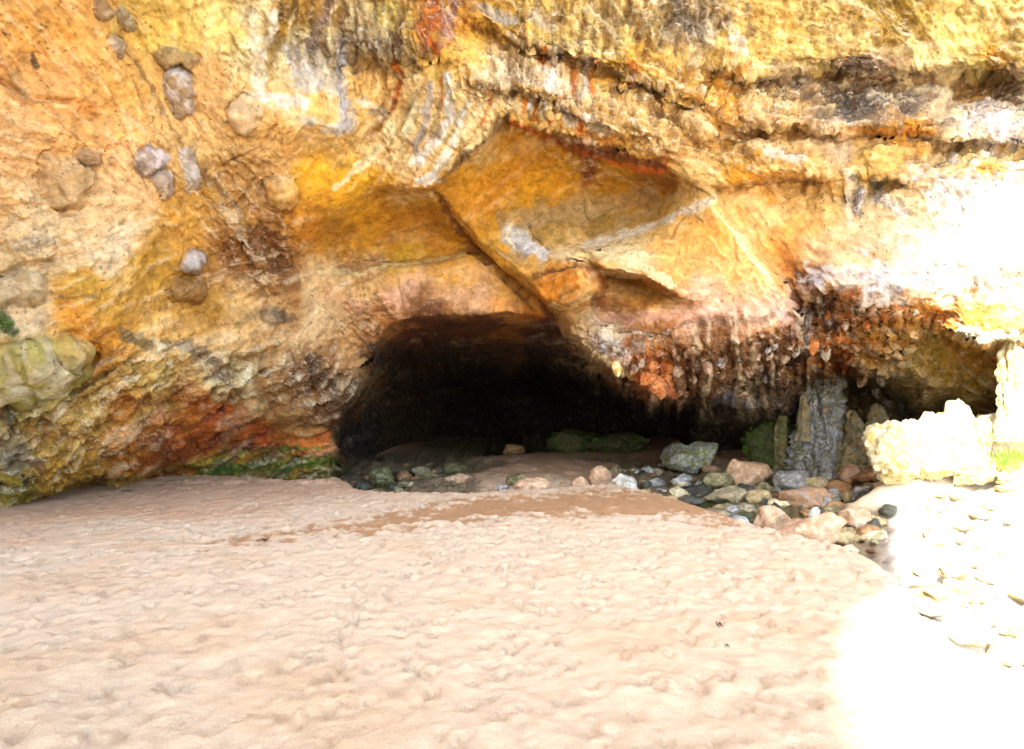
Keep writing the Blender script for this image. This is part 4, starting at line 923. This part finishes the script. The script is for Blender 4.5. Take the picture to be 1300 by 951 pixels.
c2 = tag(column('stalagmite', 1013-21, 476, 600, 11, 15.2, rock_material('green_stained_rock', (122,106,70), (86,78,50), (150,140,100), .5, moss=(70,110,40)), seed=12, taper=(1.6, .5), flute=.4), 'thin olive stained stalagmite above the green mossy slope', 'stalagmite')
tag(column('stalagmite', 1114, 512, 606, 30, 14.6, SO, seed=14, taper=(1.7, .5), flute=.55), 'ochre and grey flowstone column in the alcove behind the first sunlit block', 'stalagmite')
tag(column('stalagmite', 1086, 520, 608, 36, 14.6, SO, seed=16, taper=(1.5, .35), flute=.55), 'greenish flowstone mound between stalagmite and sunlit blocks', 'stalagmite')

# ------------------------------------------------------------------ moss
MOSS = NT('moss'); c = MOSS.mix(MOSS.rng(MOSS.noise(9, 4), .35, .65), lin((50, 78, 26)), lin((90, 112, 40))); MOSS = MOSS.done(c, .8, None, .2)
def blades(name, centers, size, per, label, seed=1, mat=None):
    r = np.random.default_rng(seed); V = []; Q = []
    for c_, n_, sp in centers:
        n_ = Vector(n_)
        for _ in range(per):
            o_ = np.array(c_)+r.normal(size=3)*sp*np.array([1, .6, .5]); d_ = np.array(n_)*.6+r.normal(size=3)*.6; d_ /= np.linalg.norm(d_); l = size*r.uniform(.5, 1.3)
            s_ = np.cross(d_, r.normal(size=3)); s_ /= np.linalg.norm(s_); s_ *= l*.16
            b_ = len(V); V += [o_-s_, o_+s_, o_+d_*l*.6+s_*.8, o_+d_*l]; Q.append((b_, b_+1, b_+2, b_+3))
    o = link(name, mesh_np(name, V, Q, False), mat or MOSS); tag(o, label, 'moss', kind='stuff'); return o
cs = []
for i in range(60):
    px = 258+i*2.75; py = 603-(px-258)*.075+pr.uniform(-5, 2); p, nn = surf(px, py); cs.append((p+nn*.02, nn, .05))
blades('moss', cs, .045, 26, 'thin band of bright green moss along the foot of the left wall', 2)
# mossy slope behind the stream and dark green heap inside the cave
def mound(name, box, zb, d, label, mat, seed, ang=.2):
    return rock(name, box, mat, label, 'moss bank', None, ang, zb=zb, d=d, lump=.3, deep=.8)
M['mossbank'] = rock_material('mossy_bank', (66,80,40), (48,58,30), (92,80,54), .7)
mb = mound('moss_bank', (940,530,1026,592), 0, 15.4, 'steep bright green mossy slope left of the grey stalagmite', 'mossbank', 3)
mc = mound('moss_bank', (694,545,752,576), -.1, 20.5, 'dark mossy heap at the back of the cave, left hump', 'mossbank', 4)
md = mound('moss_bank', (742,548,830,579), -.1, 19.8, 'long dark green mossy heap deep in the cave, tapering right', 'mossbank', 5)
cs = []
for ob, k in ((mb, 200), (md, 50), (mc, 20)):
    vs = ob.data.vertices; 
    for _ in range(k):
        v = vs[pr.randrange(len(vs))]
        if v.co.y < .2: cs.append((ob.location+v.co, v.normal, .04))
blades('moss', cs, .06, 22, 'tufts of green moss covering the banks inside the cave and by the stalagmite', 5)
# ledge plant at the left edge
fp, fn = surf(6, 412)
pl = tag(empty('fern', fp), 'small green fern clump growing in a crack at the left picture edge', 'plant')
V = []; Q = []; r = np.random.default_rng(4)
for k in range(85):
    a0 = r.uniform(0, 6.28); o_ = np.array([r.normal()*.06, -.03, r.normal()*.09]); d_ = np.array([math.cos(a0)*.7, -.7, math.sin(a0)*.5-.1]); L0 = r.uniform(.05, .12)
    for s_ in range(5):
        for sg in (-1, 1):
            q0 = o_+d_*L0*s_/5; e = q0+np.array([-d_[2], -.2, d_[0]])*sg*.028*(1-s_/7)+d_*.015; b_ = len(V)
            V += [q0, q0+d_*.012, e, q0-d_*.006]; Q.append((b_, b_+1, b_+2, b_+3))
link('fronds', mesh_np('fronds', V, Q, False), MOSS, pl)
# plants on the sunlit bank, right edge
SPL = NT('sunlit_grass').done(lin((120, 156, 50)), .6, None, .2)
for k, (px, py, lb) in enumerate(((1278, 565, 'green tuft growing on the sunlit rubble, left one near the post'), (1297, 560, 'green tuft growing on the sunlit rubble at the right edge'))):
    p = Vector(unproj(px-4, py+22, 9.95)); root = tag(empty('grass_tuft', p), lb, 'plant')
    r = np.random.default_rng(20+k); V = []; Q = []
    for _ in range(150):
        o_ = np.array([r.normal()*.09, r.normal()*.03, r.normal()*.05]); d_ = np.array([r.normal()*.5, -.3+r.normal()*.3, .8]); d_ /= np.linalg.norm(d_); l = r.uniform(.05, .14); b_ = len(V)
        V += [o_, o_+np.array([.012, 0, 0]), o_+d_*l*.6+np.array([.012, 0, 0]), o_+d_*l]; Q.append((b_, b_+1, b_+2, b_+3))
    link('leaves', mesh_np('leaves', V, Q, False), SPL, root)

# ------------------------------------------------------------------ stones set in the cliff, and drip stones
EW = rock_material('whitened_drip_stone', (226,220,208), (196,170,128), (160,150,140), .5, pit=.4)
DN = dict(o=rock_material('orange_drip_stone', (196,116,58), (158,88,44), (210,150,96), .5, pit=.6), b=rock_material('brown_drip_stone', (140,98,58), (98,66,40), (176,160,140), .6, pit=.8),
          g=rock_material('grey_drip_stone', (140,128,122), (102,90,80), (186,178,174), .6, pit=.7), k=rock_material('pink_drip_stone', (184,148,120), (140,106,80), (206,190,174), .5, pit=.6),
          y=rock_material('gold_drip_stone', (226,186,106), (200,140,56), (240,220,170), .6, pit=.6), w=EW)
sr = random.Random(21); sm = {}
def drip(px, py, s, l, m):
    p, nn = surf(px, py); k = (sr.randrange(6), m)
    if k not in sm:
        v, f = ico(4); v = v.copy(); q = k[0]*3.3+1
        v *= (1+.35*fbm(v, 2.2, 3, .6, q)+.25*(.5-worley(v, 2.4, q)))[:, None]
        v[:, :2] *= (1.0+.28*v[:, 2:3]); me = mesh_np('stalactite', v, f); me.materials.append(DN[m]); sm[k] = me
    o = bpy.data.objects.new('stalactite', sm[k]); C.objects.link(o); o.parent = cliff
    s *= .72; l *= .72; r_ = s*p.y/F; o.location = p+nn*r_*.02+Vector((0, 0, -l*p.y/F*.2))-cliff.location
    o.scale = (r_, r_*.9, l*p.y/F); o.rotation_euler = (sr.uniform(-.5, .5), sr.uniform(-.5, .5), sr.uniform(0, 6.28)); k_ = sr.uniform(.6, 1.25); o.scale = tuple(q*k_ for q in o.scale)
for px, py, s, l, m in ((752,432,8,10,'k'),(765,442,9,13,'g'),(778,452,8,12,'k'),(786,462,7,12,'y'),(797,455,8,14,'k'),(806,468,7,12,'k'),(800,480,7,12,'o'),(815,458,8,11,'b'),(822,476,12,15,'o'),(834,488,13,17,'o'),(845,478,12,15,'o'),(828,462,9,11,'o'),(838,497,9,11,'o'),(850,466,8,11,'o'),
                       (858,488,7,11,'b'),(862,470,8,11,'k'),(860,452,7,10,'k'),(872,462,7,10,'k'),(876,446,6,9,'k'),(884,458,9,13,'g'),(893,448,7,10,'b'),(896,462,7,12,'k'),(905,470,8,11,'b'),(912,456,8,10,'g'),(922,448,7,9,'b'),(930,462,8,11,'b'),(940,452,7,10,'g'),(948,466,9,11,'b'),(958,448,7,10,'k'),(968,460,8,11,'g'),
                       (974,444,7,10,'g'),(980,452,7,11,'k'),(988,440,7,10,'g'),(996,450,8,11,'b'),(1002,436,7,10,'k'),(1010,446,7,10,'g'),(918,476,8,10,'b'),(935,480,8,10,'b'),(955,482,8,10,'b'),(975,476,8,10,'g'),(994,470,8,11,'b'),(880,480,8,11,'b'),(895,490,7,10,'b'),(870,497,7,9,'b'),(915,492,8,9,'b'),(945,498,8,9,'b'),
                       (1026,402,8,18,'g'),(1030,425,8,16,'k'),(1034,440,8,13,'o'),(1046,448,9,14,'w'),(1043,460,7,9,'o'),(1062,444,11,13,'o'),(1075,450,8,12,'o'),(1052,405,8,12,'g'),(1060,396,9,12,'o'),(1074,402,8,14,'k'),(1085,394,7,10,'b'),(1100,408,7,8,'o'),(1064,428,9,12,'o'),(1076,420,7,11,'b'),(1090,415,7,9,'b'),(1056,475,8,16,'b'),(1064,482,7,12,'k'),
                       (1118,478,9,16,'g'),(1100,466,8,12,'b'),(1112,496,8,14,'g'),(1126,510,8,14,'g'),(1095,480,8,12,'b'),
                       
                       (1088,254,6,26,'g')):
    drip(px, py, s, l, m)

# ------------------------------------------------------------------ washed-out flat stones on the sunlit ground, scraps on the sand
for k in range(85):
    px, py = pr.uniform(1118, 1330), 608+230*pr.random()**1.6
    x, y = up_(px, py, -.25); 
    if ground_z(x, y)[0] > .25 or x < .58*y-.2+.3: continue
    o = pebble(x, y, pr.uniform(.18, .5), pr.choice(['sunlit','sunlit','cream']), 'pale sun-bleached stone lying on the glaring sunlit ground at the right', 'loose stones on the sunlit ground', 'stone')
    o.scale.z *= .8; o.rotation_euler.z = pr.uniform(0, 6.28)
def scrap(px, py, size, mat, label, seed, flat=.25):
    x, y = up_(px, py, .01); r = np.random.default_rng(seed); V = []; Q = []
    for k in range(9):
        a0 = r.uniform(0, 6.28); L0 = size*r.uniform(.4, 1); o_ = r.normal(size=3)*size*.2*np.array([1, 1, .1]); pts_ = [o_+np.array([math.cos(a0+.35*j)*L0*j/3, math.sin(a0+.35*j)*L0*j/3, .015+.012*math.sin(j*1.3+k)]) for j in range(4)]
        for j in range(3):
            b_ = len(V); w_ = np.array([-math.sin(a0), math.cos(a0), .2])*size*.09
            V += [pts_[j]-w_, pts_[j]+w_, pts_[j+1]+w_*.7, pts_[j+1]-w_*.7]; Q.append((b_, b_+1, b_+2, b_+3))
    o = link('seaweed_scrap', mesh_np('seaweed_scrap', V, Q, False), mat); o.location = (x, y, gz(x, y)+.005); tag(o, label, 'seaweed'); return o
WEED = NT('dark_weed').done(lin((66, 50, 34)), .7); 
scrap(358, 641, .13, SPL, 'bright green scrap of weed on the sand below the left wall', 1)
scrap(913, 796, .04, WEED, 'dark brown scrap of weed on the sand, upper of the two at lower right', 2)
scrap(923, 823, .025, WEED, 'tiny dark scrap of weed just below the other one at lower right', 3)
scrap(163, 625, .12, WEED, 'dark scrap of weed at the foot of the left wall', 4)
scrap(335, 692, .1, WEED, 'dark scrap of weed at the tip of the damp sand streak', 6)

# ------------------------------------------------------------------ added wall behind the camera, unseen; its edge is shaped to shade the cove
zs = np.linspace(-1, 33, 120); ts = np.linspace(0, 1, 150)
hz = [-5, 15.5, 16.2, 16.6, 17.2, 22, 23.6, 24.6, 25.4, 26.2, 27, 40]; ho = [.1, .1, -.15, -.15, .35, .15, .3, .8, 1.7, 2.6, 8, 9]
ZZ, TT = np.meshgrid(zs, ts, indexing='ij')
xe = -7.11+np.interp(ZZ, hz, ho)+fbm(vec3(ZZ*0, ZZ*0+3, ZZ), .8, 4, .6, 4.)*.35
# profile: from far left along the face to the edge, round it and back
KK = np.clip(TT-.7, 0, 1)/.3*7
Xh = np.where(TT < .7, -70+(xe+70)*(TT/.7), xe-KK*.95); Yh = -12.-KK; ZZ = ZZ+KK*.967
Ph = vec3(Xh, Yh, ZZ); dd = fbm(Ph, .25, 5, .55, 6.)*1.2*np.clip(np.abs(TT-.7)*18, 0, 1)
Yh = Yh+dd
HV = vec3(Xh, Yh, ZZ).reshape(-1, 3); idx = np.arange(ZZ.size).reshape(ZZ.shape)
HQ = np.stack([idx[:-1, :-1], idx[1:, :-1], idx[1:, 1:], idx[:-1, 1:]], -1).reshape(-1, 4)
me = mesh_np('shade_wall', HV, HQ)
gcol2 = lin(field_pts([[-60,0,200,150,90],[-30,10,215,170,105],[-10,20,220,180,120],[-20,30,190,150,100]], Xh, ZZ, 8))*.6
set_col(me, np.concatenate([gcol2, np.full(gcol2.shape[:-1]+(1,), .6)], -1).reshape(-1, 4))
tag(link('shade_wall', me, CLIFF_MAT), 'added unseen rock wall behind the viewer, shaped to shade the cove', 'cliff', kind='structure')

# ------------------------------------------------------------------ light, sky, camera
sc = bpy.context.scene
wd = bpy.data.worlds.new('World'); sc.world = wd; wd.use_nodes = True
nt = wd.node_tree; sky = nt.nodes.new('ShaderNodeTexSky'); sky.sky_type = 'NISHITA'; sky.sun_disc = False
sky.sun_elevation = SUN_EL; sky.sun_rotation = math.pi+SUN_AZ; sky.dust_density = 1.5; sky.ozone_density = 1.2
nt.links.new(sky.outputs[0], nt.nodes['Background'].inputs['Color']); nt.nodes['Background'].inputs['Strength'].default_value = .15
sl_ = bpy.data.lights.new('sun', 'SUN'); sl_.energy = 2.5; sl_.angle = math.radians(.5); sl_.color = (1, .96, .9)
so = bpy.data.objects.new('sun', sl_); C.objects.link(so)
trav = Vector((math.sin(SUN_AZ)*math.cos(SUN_EL), math.cos(SUN_AZ)*math.cos(SUN_EL), -math.sin(SUN_EL)))
so.rotation_euler = trav.to_track_quat('-Z', 'Y').to_euler(); so.location = (-20, -30, 40)
cam = bpy.data.cameras.new('camera'); co = bpy.data.objects.new('camera', cam); C.objects.link(co); sc.camera = co
co.location = (0, 0, CZ); co.rotation_euler = (math.pi/2, 0, 0)
cam.sensor_width = 36; cam.lens = F/1300*36; cam.shift_y = (CY-475.5)/1300; cam.clip_end = 2000; cam.clip_start = .05
sc.render.engine = 'CYCLES'; sc.cycles.max_bounces = 5; sc.cycles.diffuse_bounces = 4; sc.cycles.adaptive_threshold = .015
sc.view_settings.view_transform = 'Standard'; sc.view_settings.look = 'None'; sc.view_settings.gamma = 1
sc.view_settings.exposure = 2.95
